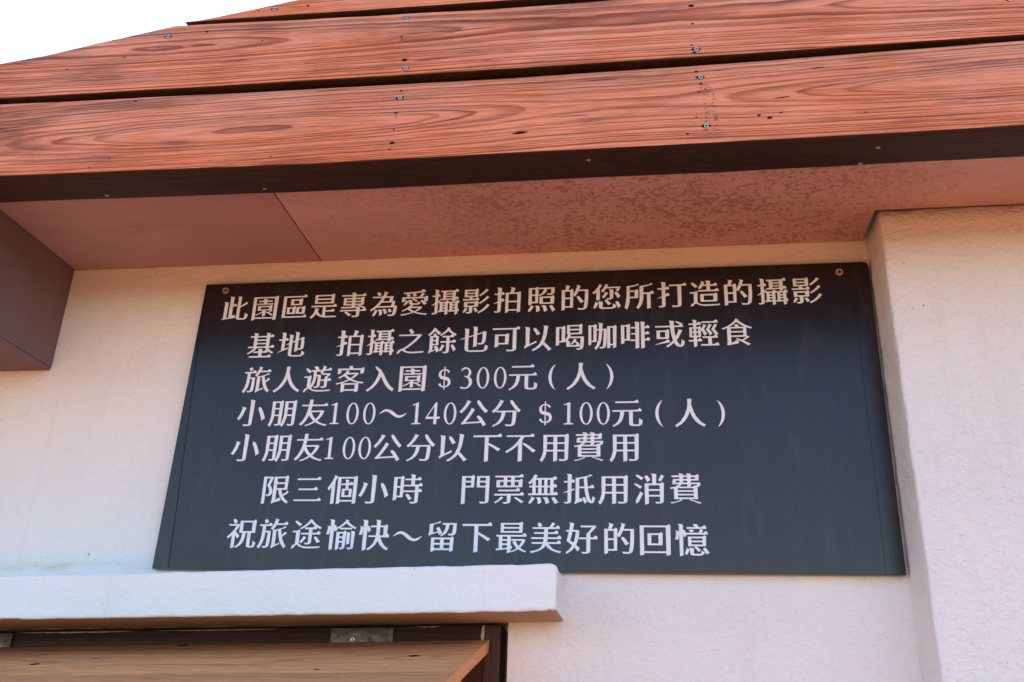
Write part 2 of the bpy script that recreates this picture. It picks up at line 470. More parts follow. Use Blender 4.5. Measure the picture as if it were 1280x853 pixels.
pa_ = plank('plank', -1.25, 2.9, bot1, lambda x: min(top1(x), rake(x) - .002), -.418, M['plank_a'], 1)
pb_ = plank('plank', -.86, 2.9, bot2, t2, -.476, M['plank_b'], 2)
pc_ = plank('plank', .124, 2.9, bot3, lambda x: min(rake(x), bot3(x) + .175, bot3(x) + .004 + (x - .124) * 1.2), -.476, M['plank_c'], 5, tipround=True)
# backing boards behind the joints; unseen slab added above against light leaks
def backing():
    V, F = [], []
    st = span(-.8, 2.9, .1)
    for x in st:
        b, t = .02, max(.03, min(.50, rake(x) - .05))
        for y in (-.470, -.45):
            V += [(x, y, b), (x, y, t)]
    for i in range(len(st) - 1):
        a = i * 4
        F += [(a, a + 4, a + 5, a + 1), (a + 2, a + 3, a + 7, a + 6), (a + 1, a + 5, a + 7, a + 3)]
    return obj('backing_board', V, F, M['dark_frame'], fa, smooth=None)
# lower plank is a deep beam: its own back closes the lowest joint, so the backing starts above it
bb = backing()
for v in bb.data.vertices:
    if v.co.z < .025: v.co.z = .192
rf = empty('unseen_roof', (.8, .6, .09)); tag(rf, kind='structure')
box('roof_light_block', -1.6, 5, -.40, 2.3, .31, .34, M['unseen_roof'], rf)  # out of view, added to block light from above
box('deck_edge', -1.6, 5, -.444, -.404, .078, .186, M['dark_frame'], rf)

# screws, nail holes and the faint grade stamp on the planks
def disc_mesh(name, r, depth, seg, mats, cross=True):
    V, F, fm = [], [], []
    rings = [(r, 0), (r * .97, depth * .8), (r * .8, depth), (r * .42, depth * .7)]
    for rr, h in rings:
        for i in range(seg):
            a = 2 * math.pi * i / seg; V.append((rr * math.cos(a), -h, rr * math.sin(a)))
    for k_ in range(len(rings) - 1):
        for i in range(seg):
            a, b = k_ * seg + i, k_ * seg + (i + 1) % seg
            F.append((a, b, b + seg, a + seg)); fm.append(0)
    F.append(tuple(range((len(rings) - 1) * seg, len(rings) * seg))); fm.append(0)
    if cross:
        w, l = r * .15, r * .62
        h = depth + .0002
        for (ax, az) in ((l, w), (w, l)):
            s = len(V); V += [(-ax, -h, -az), (ax, -h, -az), (ax, -h, az), (-ax, -h, az)]
            h += .0001
            F.append((s, s + 1, s + 2, s + 3)); fm.append(1)
    me = bpy.data.meshes.new(name); me.from_pydata(V, [], F)
    for m in mats: me.materials.append(m)
    for p, i in zip(me.polygons, fm): p.material_index = i
    return me
def put(name, me, loc, parent, rot=(0, 0, 0), scale=(1, 1, 1)):
    o = bpy.data.objects.new(name, me); C.objects.link(o); o.parent = parent
    o.location = Vector(loc) - world_origin(parent); o.rotation_euler = rot; o.scale = scale
    return o
screw_me = disc_mesh('screw', .0046, .0012, 14, [M['screw'], M['slot']])
# torn fibres round a screw: thin dark lens set into the face
def lens_mesh(name, L, H, n=10):
    V = [(-L, 0, 0)] + [(L * (2 * i / n - 1), 0, H * math.sin(math.pi * i / n) * random.uniform(.75, 1.1)) for i in range(1, n)] + [(L, 0, 0)] + \
        [(L * (1 - 2 * i / n), 0, -H * math.sin(math.pi * i / n) * random.uniform(.75, 1.1)) for i in range(1, n)]
    me = bpy.data.meshes.new(name); me.from_pydata(V, [], [tuple(range(len(V)))[::-1]]); me.materials.append(M['hole'])
    return me
tear = lens_mesh('torn_fibre', .0095, .0044)
nail = lens_mesh('nail_hole', .0032, .0022, 8)
slit = lens_mesh('knot_crack', .011, .0022)
FY = YF - .0009
P_B, P_A, P_C = pb_, pa_, pc_
for x, z, par in ((.620, .351, P_B), (.629, .218, P_B), (.623, .146, P_A), (1.208, .217, P_B), (1.213, .150, P_A), (1.219, .038, P_A),
                  (.091, .347, P_B), (.325, .400, P_C), (1.790, .284, P_B), (1.80, .353, P_B)):
    put('torn_fibre', tear, (x, FY - .0002, z), par, (0, random.uniform(-.1, .1), 0), (random.uniform(.7, 1.1), 1, 1.15))
    put('screw', screw_me, (x + .0005, FY - .0002, z), par, (0, random.uniform(0, 1.5), 0))
for x, z, par, sc in ((.616, .039, P_A, 1.9), (.612, .024, P_A, 1.0), (.618, .110, P_A, 1.4), (.617, .070, P_A, .8), (.624, .163, P_A, 1.1), (.619, .100, P_A, .6),
                      (.625, .240, P_B, 2.1), (.614, .300, P_B, 1.1), (.615, .292, P_B, .8), (.617, .366, P_B, .9), (1.203, .325, P_B, 2.0), (1.204, .280, P_B, 1.1),
                      (1.204, .209, P_B, 1.3), (1.200, .228, P_B, .8), (1.206, .164, P_A, 1.2), (1.213, .134, P_A, 1.2), (1.209, .116, P_A, 1.0), (1.202, .058, P_A, .8),
                      (1.184, .022, P_A, 1.2), (1.316, .055, P_A, 1.3), (1.335, .048, P_A, 1.7), (1.356, .058, P_A, .9), (1.505, .048, P_A, .8),
                      (.000, .298, P_B, .8), (-.130, .277, P_B, .9), (.18, .352, P_B, 1.2), (.075, .318, P_B, .8), (.31, .316, P_B, .8), (.40, .402, P_C, 1.2), (.29, .399, P_C, .8),
                      (.05, .180, P_A, 1.1), (.21, .190, P_A, .8), (.02, .040, P_A, .9), (-.02, .020, P_A, .7), (.24, .022, P_A, .6), (.37, .022, P_A, .8), (.52, .300, P_B, .6)):
    put('nail_hole', nail, (x, FY - .0003, z), par, (0, random.uniform(-.25, .25), 0), (sc, 1, sc * .75))
put('knot_crack', slit, (.868, FY - .0002, .046), P_A, (0, -.06, 0), (1.5, 1, 1.3))
put('knot_crack', slit, (1.36, FY - .0002, .092), P_A, (0, -.10, 0), (1.6, 1, .5))
put('knot_crack', slit, (1.43, FY - .0002, .155), P_A, (0, -.06, 0), (1.4, 1, .4))
# faint inked grade stamp, worn to fragments of a ring and short strokes
def stamp():
    V, F = [], []
    def q(cx, cz, w, h, a=0):
        s = len(V); ca, sa = math.cos(a), math.sin(a)
        for u, v in ((-w, -h), (w, -h), (w, h), (-w, h)): V.append((cx + u * ca - v * sa, 0, cz + u * sa + v * ca))
        F.append((s, s + 1, s + 2, s + 3))
    for i in range(16):
        if random.random() < .8:
            a = 2 * math.pi * i / 16; q(1.222 + .0085 * math.cos(a), .123 + .0085 * math.sin(a), .0016, .0005, a + math.pi / 2)
    q(1.222, .123, .005, .0007, .8); q(1.222, .121, .004, .0007, -.4)
    z = .108
    while z > .012:
        for cx in (1.221, 1.236):
            for _ in range(3):
                if random.random() < .75: q(cx + random.uniform(-.004, .004), z + random.uniform(-.003, .003), random.uniform(.0016, .004), .00055, random.choice((0, 0, math.pi / 2, .5)))
        z -= .0098
    return obj('grade_stamp', [(x, FY - .0002 , z_) for x, _, z_ in V], F, M['ink'], P_A)
stamp()
under = disc_mesh('staple', .0042, .0016, 10, [M['screw_warm'], M['slot']], False)
for x, y in ((.327, -.439), (.998, -.486), (1.508, -.428), (1.530, -.478), (-.027, -.435)):
    put('nail_head', under, (x, y, bot1(x) - .0004), P_A, (math.pi / 2, 0, 0), (1, 1, .7))

# ------------------------------------------------------------------ sign board
sg = empty('sign_board', (.8, -.01, -.70)); tag(sg, 'black rectangular sign board with seven lines of white Chinese lettering', 'sign')
co = [(-.0042, -.705), (1.5988, -.7015), (1.6018, -.0135), (1.5975, -.0035), (1.588, -.0008), (.0058, -.0006)]
V = [(x, y, z) for y in (-.0200, -.0012) for x, z in co]
n = len(co)
F = [tuple(range(n)), tuple(range(n, 2 * n))[::-1]] + [((i + 1) % n, i, n + i, n + (i + 1) % n) for i in range(n)]
obj('panel', V, F, M['sign'], sg)
def film(name, pts):
    n = len(pts)
    V = [(x, y, z) for y in (-.0216, -.0203) for x, z in pts]
    F = [tuple(range(n)), tuple(range(n, 2 * n))[::-1]] + [((i + 1) % n, i, n + i, n + (i + 1) % n) for i in range(n)]
    return obj(name, V, F, M['sign'], sg)
film('printed_film', [(.0365, -.7035), (1.5590, -.7008), (1.5602, -.0022), (.0105, -.0022), (.0105, -.06)])
film('edge_strip', [(-.0025, -.7038), (.0345, -.7035), (.0083, -.06), (.0083, -.0022), (.0068, -.0022)])
film('edge_strip', [(1.5613, -.7008), (1.5972, -.7003), (1.6002, -.0140), (1.5962, -.0045), (1.5880, -.0022), (1.5625, -.0022)])
sscrew = disc_mesh('screw', .0085, .004, 18, [M['screw_warm'], M['slot']], True)
for x, z in ((.062, -.021), (1.536, -.0265)):
    put('screw', sscrew, (x, -.0217, z), sg)

# outlines of the sign characters, x,y pairs in thousandths of the character size
GLYPHS = {
    '三': [[119,730,119,680,883,680,887,742,828,789,753,730], [183,404,183,353,805,353,809,416,750,462,675,404], [61,56,61,6,938,6,942,68,883,114,808,56]],
    '下': [[51,762,51,703,420,703,420,-93,541,-63,541,443,592,414,663,371,730,328,789,285,850,245,919,322,835,358,765,399,687,443,607,485,527,525,541,541,541,703,950,703,954,774,895,820,820,762]],
    '不': [[632,425,708,366,780,306,843,249,901,197,987,272,910,315,842,369,767,424,689,477,602,513,574,488], [65,757,65,706,513,706,441,595,361,495,268,401,163,316,40,243,53,227,69,203,78,189,173,242,252,293,326,350,397,412,438,455,438,-92,561,-62,561,601,565,606,584,633,602,660,629,706,935,706,939,769,880,815,805,757]],
    '之': [[232,122,209,118,170,102,130,80,89,47,61,-47,71,-58,138,-28,163,7,186,38,239,82,225,77,212,82,272,41,297,21,327,5,372,-11,418,-24,470,-34,529,-39,597,-40,663,-39,738,-37,815,-34,885,-30,947,-26,953,-16,966,11,971,27,900,21,827,17,751,14,673,12,599,11,535,12,478,17,425,24,379,41,341,68,310,90,438,176,563,274,681,381,787,493,873,605,832,633,824,630,96,630,96,580,745,580,661,476,570,379,468,285,360,198,244,120], [428,769,451,733,473,698,491,664,509,642,622,704,588,718,567,751,542,785,517,820,478,831,432,807]],
    '也': [[194,462,11,387,13,382,194,423,195,99,201,35,214,4,239,-15,333,-44,409,-51,761,-51,819,-46,915,-4,940,27,956,68,969,138,926,153,902,169,864,194,857,116,842,49,812,4,816,6,759,0,406,0,354,2,350,1,326,20,309,61,306,99,307,458,476,510,476,120,590,150,590,546,778,604,777,513,774,445,771,389,765,346,761,316,737,257,739,258,724,255,606,258,614,239,627,217,636,206,671,205,703,205,733,204,758,211,812,234,834,248,848,264,853,272,869,316,880,376,887,450,892,540,895,667,889,647,821,677,810,669,774,641,590,584,602,816,560,838,440,846,474,804,476,549,307,497,319,750,277,772,158,780,192,738]],
    '人': [[436,833,440,710,421,533,349,317,220,113,43,-22,62,-39,80,-62,91,-78,234,14,340,115,421,230,479,353,501,430,523,356,580,231,663,112,773,10,917,-75,930,-53,945,-29,965,-8,818,92,678,279,607,443,561,588,546,690,558,723,559,755,560,785,561,813,562,833]],
    '以': [[398,658,432,607,463,557,489,508,515,472,624,535,584,563,555,610,521,659,484,709,434,733,390,710], [720,560,682,361,602,175,482,44,346,-32,360,-47,378,-73,385,-83,475,-39,544,1,605,47,659,99,697,150,738,107,784,55,825,5,861,-43,894,-82,996,-11,941,26,896,77,845,131,792,184,746,228,781,317,813,419,836,533,851,659,874,775,832,797,704,810,738,768], [126,12,156,39,188,63,246,95,342,144,506,223,488,280,261,161,273,741,231,763,103,771,137,729,148,174,153,158,134,118,119,94,93,71,104,56,117,33]],
    '個': [[323,772,323,-93,430,-63,430,-11,836,-11,836,-86,946,-56,960,776,916,812,861,772], [430,39,430,721,836,721,836,39], [478,395,478,134,797,134,797,395,681,395,681,512,825,512,829,576,770,622,695,564,681,564,693,659,651,681,552,689,586,647,588,564,449,564,449,512,588,512,588,395], [568,347,705,347,705,184,568,184], [193,750,154,662,111,579,64,504,4,427,17,403,31,374,47,339,81,379,102,404,122,430,142,458,135,445,135,-95,245,-65,245,634,255,653,273,692,290,731,306,771,328,780,286,802,184,838,218,796]],
    '元': [[143,752,143,700,861,700,865,764,806,810,731,752], [55,470,55,420,294,420,284,303,264,205,206,90,128,12,49,-30,59,-43,72,-65,77,-76,242,15,319,94,360,167,396,280,417,420,562,420,562,49,565,12,574,-16,582,-23,655,-48,697,-51,842,-55,881,-52,943,-10,962,27,969,66,975,139,931,156,907,173,869,200,866,113,863,63,851,11,841,0,837,-1,705,-1,690,1,678,53,680,420,946,420,950,482,891,528,816,470]],
    '入': [[330,723,362,690,392,656,419,620,441,590,397,434,338,294,262,170,166,65,44,-19,62,-35,86,-59,99,-73,222,8,322,98,407,209,476,338,518,452,565,360,629,235,705,117,803,13,938,-81,948,-47,959,-16,974,13,832,134,707,326,617,502,506,674,327,812,301,775]],
    '公': [[274,727,228,642,175,561,116,489,51,427,73,410,97,388,117,369,188,437,253,512,315,596,369,687,422,755,380,777,270,813,304,771], [661,802,610,781,630,689,692,597,759,511,829,433,899,364,922,394,942,419,968,443,905,502,841,575,780,657,725,742], [138,-1,187,4,242,12,344,26,517,32,760,45,788,1,805,-28,820,-56,829,-72,931,-17,899,35,852,103,800,175,745,246,677,290,631,269,625,235,650,203,674,169,699,135,728,94,260,67,330,152,390,231,448,316,504,404,552,489,446,542,404,440,349,345,296,261,251,194,219,152,194,119,174,92,156,68,121,46,127,32,137,3]],
    '分': [[670,806,620,785,638,696,697,607,761,523,829,449,898,384,921,413,940,437,964,460,902,516,841,587,782,665,730,748], [274,735,228,650,174,571,114,500,42,438,62,420,85,397,100,380,127,402,148,419,168,437,183,451,183,400,361,400,345,292,318,199,246,85,158,10,64,-33,73,-46,86,-69,91,-80,271,9,361,89,408,158,454,267,482,400,711,400,703,257,695,158,689,88,676,27,654,-11,662,-7,637,-9,619,-9,593,-8,561,-7,525,-2,470,5,483,-23,497,-45,506,-56,550,-58,585,-60,618,-60,646,-59,669,-62,698,-56,755,-27,773,-11,784,10,798,53,813,141,823,263,823,425,816,450,187,450,246,516,295,578,340,646,380,718,422,764,380,786,270,822,304,780]],
    '區': [[343,660,343,440,756,440,770,664,726,700,671,660], [452,610,642,610,642,490,452,490], [236,368,236,114,533,114,547,372,503,408,448,368], [333,318,432,318,432,166,333,166], [565,368,565,114,872,114,886,372,842,408,787,368], [666,318,769,318,769,166,666,166], [74,785,74,-23,945,-23,949,39,890,85,815,27,184,27,184,734,901,734,905,797,846,843,771,785]],
    '友': [[316,837,316,822,314,794,312,760,309,720,303,662,65,662,65,612,297,612,276,482,244,353,194,226,127,106,34,6,59,-12,79,-33,97,-53,170,17,230,91,280,172,320,259,339,314,352,290,385,239,422,191,463,148,509,104,463,72,409,39,352,10,292,-14,225,-34,230,-43,243,-66,244,-70,328,-45,391,-23,453,3,511,33,565,69,629,29,694,-1,763,-26,836,-46,928,-67,931,-61,945,-35,960,-16,881,-4,809,14,743,43,683,76,629,111,683,164,732,222,775,288,812,362,837,435,770,466,763,461,384,457,394,498,402,532,408,566,415,612,938,612,942,674,883,720,808,662,421,662,426,715,429,755,432,789,433,818,435,837], [572,165,531,205,494,250,462,298,434,349,407,406,719,406,694,345,668,294,638,246,605,201]],
    '可': [[52,757,52,706,726,706,726,8,719,-17,732,-13,697,-13,665,-13,625,-13,580,-8,515,0,528,-30,538,-58,540,-64,619,-64,667,-64,709,-63,743,-63,769,-58,825,-26,834,-16,845,17,846,27,846,706,952,706,956,769,897,815,822,757], [138,536,138,79,251,109,251,184,588,184,602,540,558,576,503,536], [251,486,474,486,474,234,251,234]],
    '咖': [[402,630,331,630,331,579,402,579,394,420,379,283,352,161,312,56,249,-33,271,-52,286,-72,305,-97,385,7,440,122,474,256,493,406,502,579,553,579,546,369,538,220,530,118,522,56,503,0,500,-3,497,-4,403,0,418,-18,430,-39,432,-53,470,-54,500,-54,524,-48,586,-24,606,-4,616,10,631,85,639,202,648,370,648,602,642,630,503,630,517,815,475,837,367,845,401,803], [660,714,660,-57,757,-27,757,49,846,49,846,-49,947,-19,961,718,917,755,862,714], [757,100,757,664,846,664,846,100], [60,761,60,59,152,89,152,178,315,178,329,765,285,801,230,761], [152,710,222,710,222,228,152,228]],
    '啡': [[690,-91,803,-61,803,184,967,184,971,248,912,294,837,236,803,236,803,400,947,400,951,462,892,509,817,450,803,450,803,612,956,612,960,675,901,721,826,663,803,663,815,814,773,836,654,844,688,802], [513,663,373,663,373,612,513,612,513,450,379,450,379,400,513,400,513,228,350,228,350,177,513,177,513,-92,626,-62,638,813,596,835,477,843,511,801], [56,736,56,76,160,106,160,196,336,196,350,740,306,776,251,736], [160,684,234,684,234,248,160,248]],
    '喝': [[398,38,823,38,827,102,768,148,693,90,495,90,507,223,465,245,362,253,396,211], [56,736,56,76,160,106,160,196,346,196,360,740,316,776,261,736], [160,684,242,684,242,246,160,246], [415,796,415,470,455,470,441,429,422,386,398,342,368,299,327,254,350,229,370,200,403,231,426,254,448,277,468,302,491,336,854,336,848,209,842,118,834,55,829,16,812,-32,822,-22,807,-24,711,-20,731,-50,742,-73,782,-74,814,-74,839,-71,873,-63,921,-24,926,-24,941,26,949,103,957,211,958,360,950,388,522,388,548,450,470,466,900,470,914,800,870,836,815,796], [507,608,806,608,806,521,507,521], [507,746,806,746,806,660,507,660], [640,313,628,276,609,236,585,198,554,164,508,131,537,100,572,120,596,135,620,153,643,172,661,194,682,178,707,158,730,138,751,119,771,99,813,149,790,168,766,186,739,205,711,223,693,235,705,257,715,280,723,302]],
    '回': [[284,560,284,212,712,212,726,564,682,600,627,560], [393,508,598,508,598,263,393,263], [61,787,61,-93,180,-63,180,-15,818,-15,818,-93,940,-63,954,791,910,827,855,787], [180,36,180,736,818,736,818,36]],
    '園': [[443,652,257,652,257,604,443,604,443,542,199,542,199,498,798,498,798,542,550,542,550,604,745,604,745,652,550,652,562,685,520,707,407,715,441,673], [250,448,250,278,461,278,411,238,360,203,303,171,245,144,181,120,195,104,202,93,264,117,311,137,358,159,403,183,432,201,432,45,535,75,535,209,575,190,629,163,681,134,726,106,765,79,806,122,779,138,750,153,719,168,676,189,711,211,737,228,764,247,786,264,742,292,753,301,767,452,723,488,668,448], [348,403,650,403,650,319,348,319], [538,278,729,278,635,205,516,256], [63,788,63,-94,172,-64,172,-29,824,-29,824,-94,938,-64,952,792,908,828,853,788], [172,21,172,736,824,736,824,21]],
    '地': [[410,450,307,384,310,378,410,401,409,78,414,25,424,-3,438,-16,519,-43,577,-48,824,-49,865,-45,942,-6,959,17,972,50,981,105,938,119,915,136,880,161,874,97,860,31,846,3,851,7,822,3,580,2,550,5,528,24,520,78,520,449,616,489,616,129,725,159,725,536,827,579,826,483,826,407,824,346,823,303,818,260,803,230,851,242,725,246,743,217,755,193,791,193,824,194,851,202,908,232,919,244,925,257,932,295,934,355,936,434,929,529,922,598,933,636,863,662,856,659,811,619,725,583,737,818,695,840,580,848,614,806,616,537,520,497,532,725,490,747,374,755,408,713], [20,106,23,98,385,239,370,290,260,231,260,538,363,538,367,601,308,647,233,589,260,589,272,806,230,828,115,836,149,794,151,589,38,589,38,538,151,538,151,185]],
    '基': [[663,737,340,737,352,818,310,840,189,848,223,806,225,737,88,737,88,686,225,686,225,352,42,352,42,302,266,302,225,254,184,213,139,175,90,142,37,115,46,104,61,82,67,71,139,109,199,145,255,188,308,237,359,302,641,302,695,236,746,188,802,147,861,114,926,83,936,99,952,122,962,134,914,157,867,188,823,223,783,261,747,302,959,302,963,364,904,410,829,352,781,352,781,686,915,686,919,749,860,795,785,737,781,737,793,817,751,839,627,847,661,805], [340,686,663,686,663,610,340,610], [340,560,663,560,663,484,340,484], [340,433,663,433,663,352,340,352], [439,174,251,174,251,122,439,122,439,4,120,4,120,-49,886,-49,890,16,831,62,756,4,557,4,557,122,750,122,754,186,695,231,620,174,557,174,569,241,527,263,403,271,437,229]],
    '好': [[52,300,96,269,128,245,160,220,192,194,218,173,188,125,154,79,117,38,76,2,25,-30,35,-44,49,-66,56,-81,118,-44,166,-12,211,24,252,67,284,110,302,92,324,68,344,45,361,23,381,-4,448,78,427,102,405,124,380,147,353,170,333,187,364,256,393,335,417,423,426,520,428,610,357,629,368,628,239,626,248,673,256,714,263,755,269,794,286,812,244,834,125,849,159,807,157,804,151,764,145,723,137,681,127,626,37,626,37,574,117,574,102,508,91,449,79,393,65,342], [328,574,317,494,306,424,292,358,273,298,252,247,160,314,173,362,188,408,203,457,215,509,229,574], [640,511,640,405,425,405,425,354,640,354,640,-10,634,-29,665,-20,495,-19,504,-39,513,-63,515,-70,581,-70,618,-70,648,-71,672,-63,722,-42,746,-28,736,-45,750,8,759,354,964,354,968,417,909,463,834,405,759,405,759,533,781,552,824,593,865,638,903,684,937,731,898,758,894,757,470,757,470,706,807,706,778,665,751,628,722,593,692,559]],
    '客': [[339,618,296,568,241,517,175,469,96,427,105,416,120,395,125,386,173,410,206,427,238,445,268,464,289,478,317,450,344,427,372,405,401,385,443,357,362,320,283,288,202,261,119,243,27,228,36,212,47,188,50,179,100,193,131,204,163,213,194,221,211,225,211,-93,325,-63,325,-39,680,-39,680,-92,799,-62,799,232,809,226,836,218,864,215,891,209,934,200,938,209,953,236,967,257,879,265,795,277,716,300,641,328,560,363,619,404,666,438,709,475,748,514,781,556,743,579,761,584,417,584,463,643,364,671], [362,533,662,533,633,502,605,474,575,447,542,421,508,399,467,425,436,450,408,477,383,504,360,531], [495,333,548,306,595,287,643,270,693,255,790,223,228,223,319,258,365,275,410,293,454,312], [325,12,325,171,680,171,680,12], [425,809,463,740,57,740,57,547,171,577,171,685,826,685,826,547,944,577,958,744,914,781,859,740,586,740,565,782,550,808,533,833,530,837]],
    '專': [[82,312,85,257,622,268,622,200,42,200,42,150,266,150,208,101,242,77,279,49,312,19,341,-10,372,-36,453,31,405,48,372,72,335,97,297,121,250,150,622,150,622,-14,615,-36,657,-24,472,-21,482,-42,496,-62,506,-73,557,-73,594,-73,626,-72,653,-70,656,-69,725,-30,714,-50,727,-1,735,150,959,150,963,212,904,258,829,200,735,200,735,290,786,292,880,232,939,281,888,294,853,312,816,331,775,348,709,376,857,376,871,650,827,686,772,646,555,646,555,708,918,708,922,770,863,816,788,758,555,758,567,817,525,839,405,847,439,805,441,758,71,758,71,708,441,708,441,646,149,646,149,372,441,372,441,315], [243,485,441,485,441,423,243,423], [555,485,759,485,759,423,555,423], [243,595,441,595,441,534,243,534], [555,595,759,595,759,534,555,534], [657,357,756,317,555,314,555,372,674,372]],
    '小': [[443,4,435,-21,459,-14,418,-15,390,-16,354,-16,313,-12,253,-5,266,-34,276,-61,278,-67,353,-68,398,-67,436,-65,467,-65,473,-67,549,-24,542,-37,557,23,578,804,536,826,407,834,441,792], [741,473,787,377,826,283,858,194,875,110,989,186,971,238,936,329,893,423,843,517,774,581,723,562], [166,511,144,423,112,336,74,254,29,186,58,171,83,154,109,134,162,207,208,293,246,386,277,482,311,553,269,575,144,603,178,561]],
    '影': [[798,774,754,724,703,677,650,634,595,598,608,586,624,565,633,553,700,596,759,638,816,684,869,735,910,782,824,825], [828,500,777,446,719,397,659,352,596,315,607,302,623,282,630,271,706,316,772,359,835,408,895,461,940,512,858,555], [842,196,786,131,719,70,646,16,565,-28,576,-40,591,-62,598,-73,693,-22,773,29,847,89,914,156,963,223,875,264], [426,82,446,50,465,18,480,-12,489,-30,574,16,565,33,547,62,526,93,504,124,471,131,431,113], [104,805,104,532,562,532,576,809,532,845,477,805], [198,644,465,644,465,583,198,583], [198,754,465,754,465,693,198,693], [129,116,114,85,96,55,76,27,71,-31,79,-37,137,-17,163,14,188,47,210,83,223,108,132,144], [255,506,277,463,55,463,55,411,597,411,601,475,542,521,467,463,394,463,378,497,366,518,358,530], [97,356,97,166,272,166,272,-19,272,-20,279,-18,176,-18,189,-49,195,-69,254,-69,286,-69,311,-60,362,-38,378,-27,365,-52,378,-2,386,166,567,166,581,360,537,395,482,356], [205,304,454,304,454,215,205,215]],
    '快': [[150,-93,265,-63,277,818,235,840,114,848,148,806], [59,597,51,543,41,489,29,438,19,387,104,387,117,413,130,469,141,528,148,585,164,615,122,637,28,657,62,615], [249,611,266,571,282,532,294,496,301,454,390,528,384,534,370,571,353,611,334,650,300,665,258,646], [560,671,380,671,380,620,560,620,560,507,560,477,559,446,557,414,554,370,326,370,326,319,553,319,532,239,502,167,458,96,393,27,297,-35,310,-50,327,-72,335,-86,438,-22,513,39,571,106,614,180,628,217,652,162,704,81,767,13,841,-39,930,-85,941,-63,957,-36,972,-18,895,25,832,85,780,153,736,230,701,312,969,312,973,382,914,428,839,370,899,370,913,675,869,711,814,671,675,671,687,818,645,840,524,848,558,806], [785,370,669,370,673,412,674,444,675,476,675,507,675,620,785,620]],
    '您': [[438,527,418,486,395,446,369,410,339,378,359,363,378,345,395,328,432,365,465,403,496,446,524,492,554,511,512,533,413,566,447,524], [598,338,591,317,640,331,483,331,497,300,503,280,567,280,602,280,629,289,681,310,700,322,688,298,701,350,720,624,678,646,562,654,596,612], [762,489,789,446,814,403,835,362,847,317,942,396,929,411,905,451,876,493,845,535,802,552,760,532], [242,40,245,3,252,-11,298,-42,352,-52,413,-52,653,-52,686,-49,768,-16,784,3,794,28,802,78,759,92,735,107,699,132,696,66,680,7,674,2,649,-1,416,-1,367,1,369,1,357,45,369,193,327,215,206,223,240,181], [440,219,472,181,500,143,524,106,547,81,649,140,609,160,580,195,547,231,512,266,468,279,431,259], [781,149,806,100,827,52,845,7,853,-38,957,33,949,48,928,94,904,142,876,191,833,212,785,193], [122,173,104,127,84,81,63,37,78,-27,91,-33,150,-4,172,41,193,88,212,135,237,151,195,173,99,219,133,177], [454,838,434,788,409,733,379,682,345,634,323,559,331,552,388,567,412,591,435,618,457,646,485,688,836,688,824,659,813,632,801,608,790,588,875,571,888,591,905,623,923,658,940,694,955,728,893,744,881,741,514,739,528,766,540,791,550,815], [230,781,188,716,141,654,90,597,29,543,45,525,61,503,73,484,108,514,133,536,158,560,161,562,161,254,274,284,274,693,280,701,299,729,318,757,335,786,347,806,255,846]],
    '愉': [[683,71,776,101,788,425,746,447,647,455,681,413], [826,-1,817,-31,864,-17,712,-16,725,-48,730,-67,790,-67,824,-66,849,-58,901,-36,916,-24,904,-50,915,5,934,462,892,484,790,492,824,450], [142,-93,249,-63,261,818,219,840,106,848,140,806], [61,597,54,542,44,488,32,438,22,386,105,385,119,412,132,468,142,527,149,585,164,615,122,637,28,657,62,615], [234,617,247,575,260,533,276,496,287,476,362,507,361,513,356,540,348,569,352,554,332,570,345,550,349,543,390,562,417,574,444,589,444,538,836,538,836,596,934,545,941,562,954,585,965,597,903,625,844,658,788,697,737,740,693,784,710,808,633,850,597,786,540,726,474,671,402,622,341,591,324,654,282,676,188,654,222,612], [448,589,503,624,541,649,577,677,612,706,639,731,674,699,711,670,750,643,790,619,840,589], [347,462,347,-90,449,-60,449,132,550,132,551,3,542,-33,589,-19,473,-17,492,-46,504,-69,549,-69,579,-61,634,-37,632,-39,644,0,665,466,621,502,566,462], [550,411,550,322,449,322,449,411], [449,272,550,272,550,183,449,183]],
    '愛': [[719,428,753,394,784,359,811,326,837,300,926,361,883,381,851,412,815,444,778,474,732,487,702,467], [202,456,186,421,165,387,140,355,117,303,123,298,193,319,227,347,257,381,280,418,306,431,264,453,176,495,210,453], [731,732,714,701,696,669,676,638,651,602,434,603,557,650,553,661,539,691,522,721,505,745,574,752,655,760,732,769,803,781,877,793,838,850,779,896,704,838,708,817,571,803,420,792,263,783,94,776,110,750,122,727,283,731,197,696,208,680,224,653,238,626,248,602,60,602,60,418,169,448,169,550,436,550,409,520,442,504,474,484,505,464,532,443,557,421,600,471,575,487,549,500,521,514,492,527,441,551,827,551,827,411,942,441,956,606,912,642,857,602,742,602,761,626,780,649,798,674,817,699,829,716,735,759], [413,714,425,693,441,661,453,630,462,602,258,602,345,640,339,653,322,682,302,710,282,732,482,743], [306,391,310,358,313,352,385,324,331,266,275,217,212,173,143,134,74,103,82,96,99,75,102,70,148,91,182,106,216,123,249,142,274,157,306,129,333,109,362,90,392,72,444,42,358,20,285,6,210,-9,133,-18,43,-25,58,-46,70,-69,72,-75,178,-60,262,-45,343,-22,420,3,493,29,577,-2,655,-25,736,-45,821,-59,925,-72,928,-64,941,-39,955,-19,872,-15,794,-8,719,7,646,23,554,48,624,87,668,113,709,142,746,175,778,214,730,246,712,243,399,244,421,264,441,283,453,295,398,314,600,315,628,319,693,357,705,379,707,394,657,411,617,434,610,380,602,367,592,366,445,365,426,366,414,392,426,466,384,488,270,496,304,454], [507,75,460,98,425,121,394,145,366,171,344,194,662,193,635,165,608,140,577,116,543,93]],
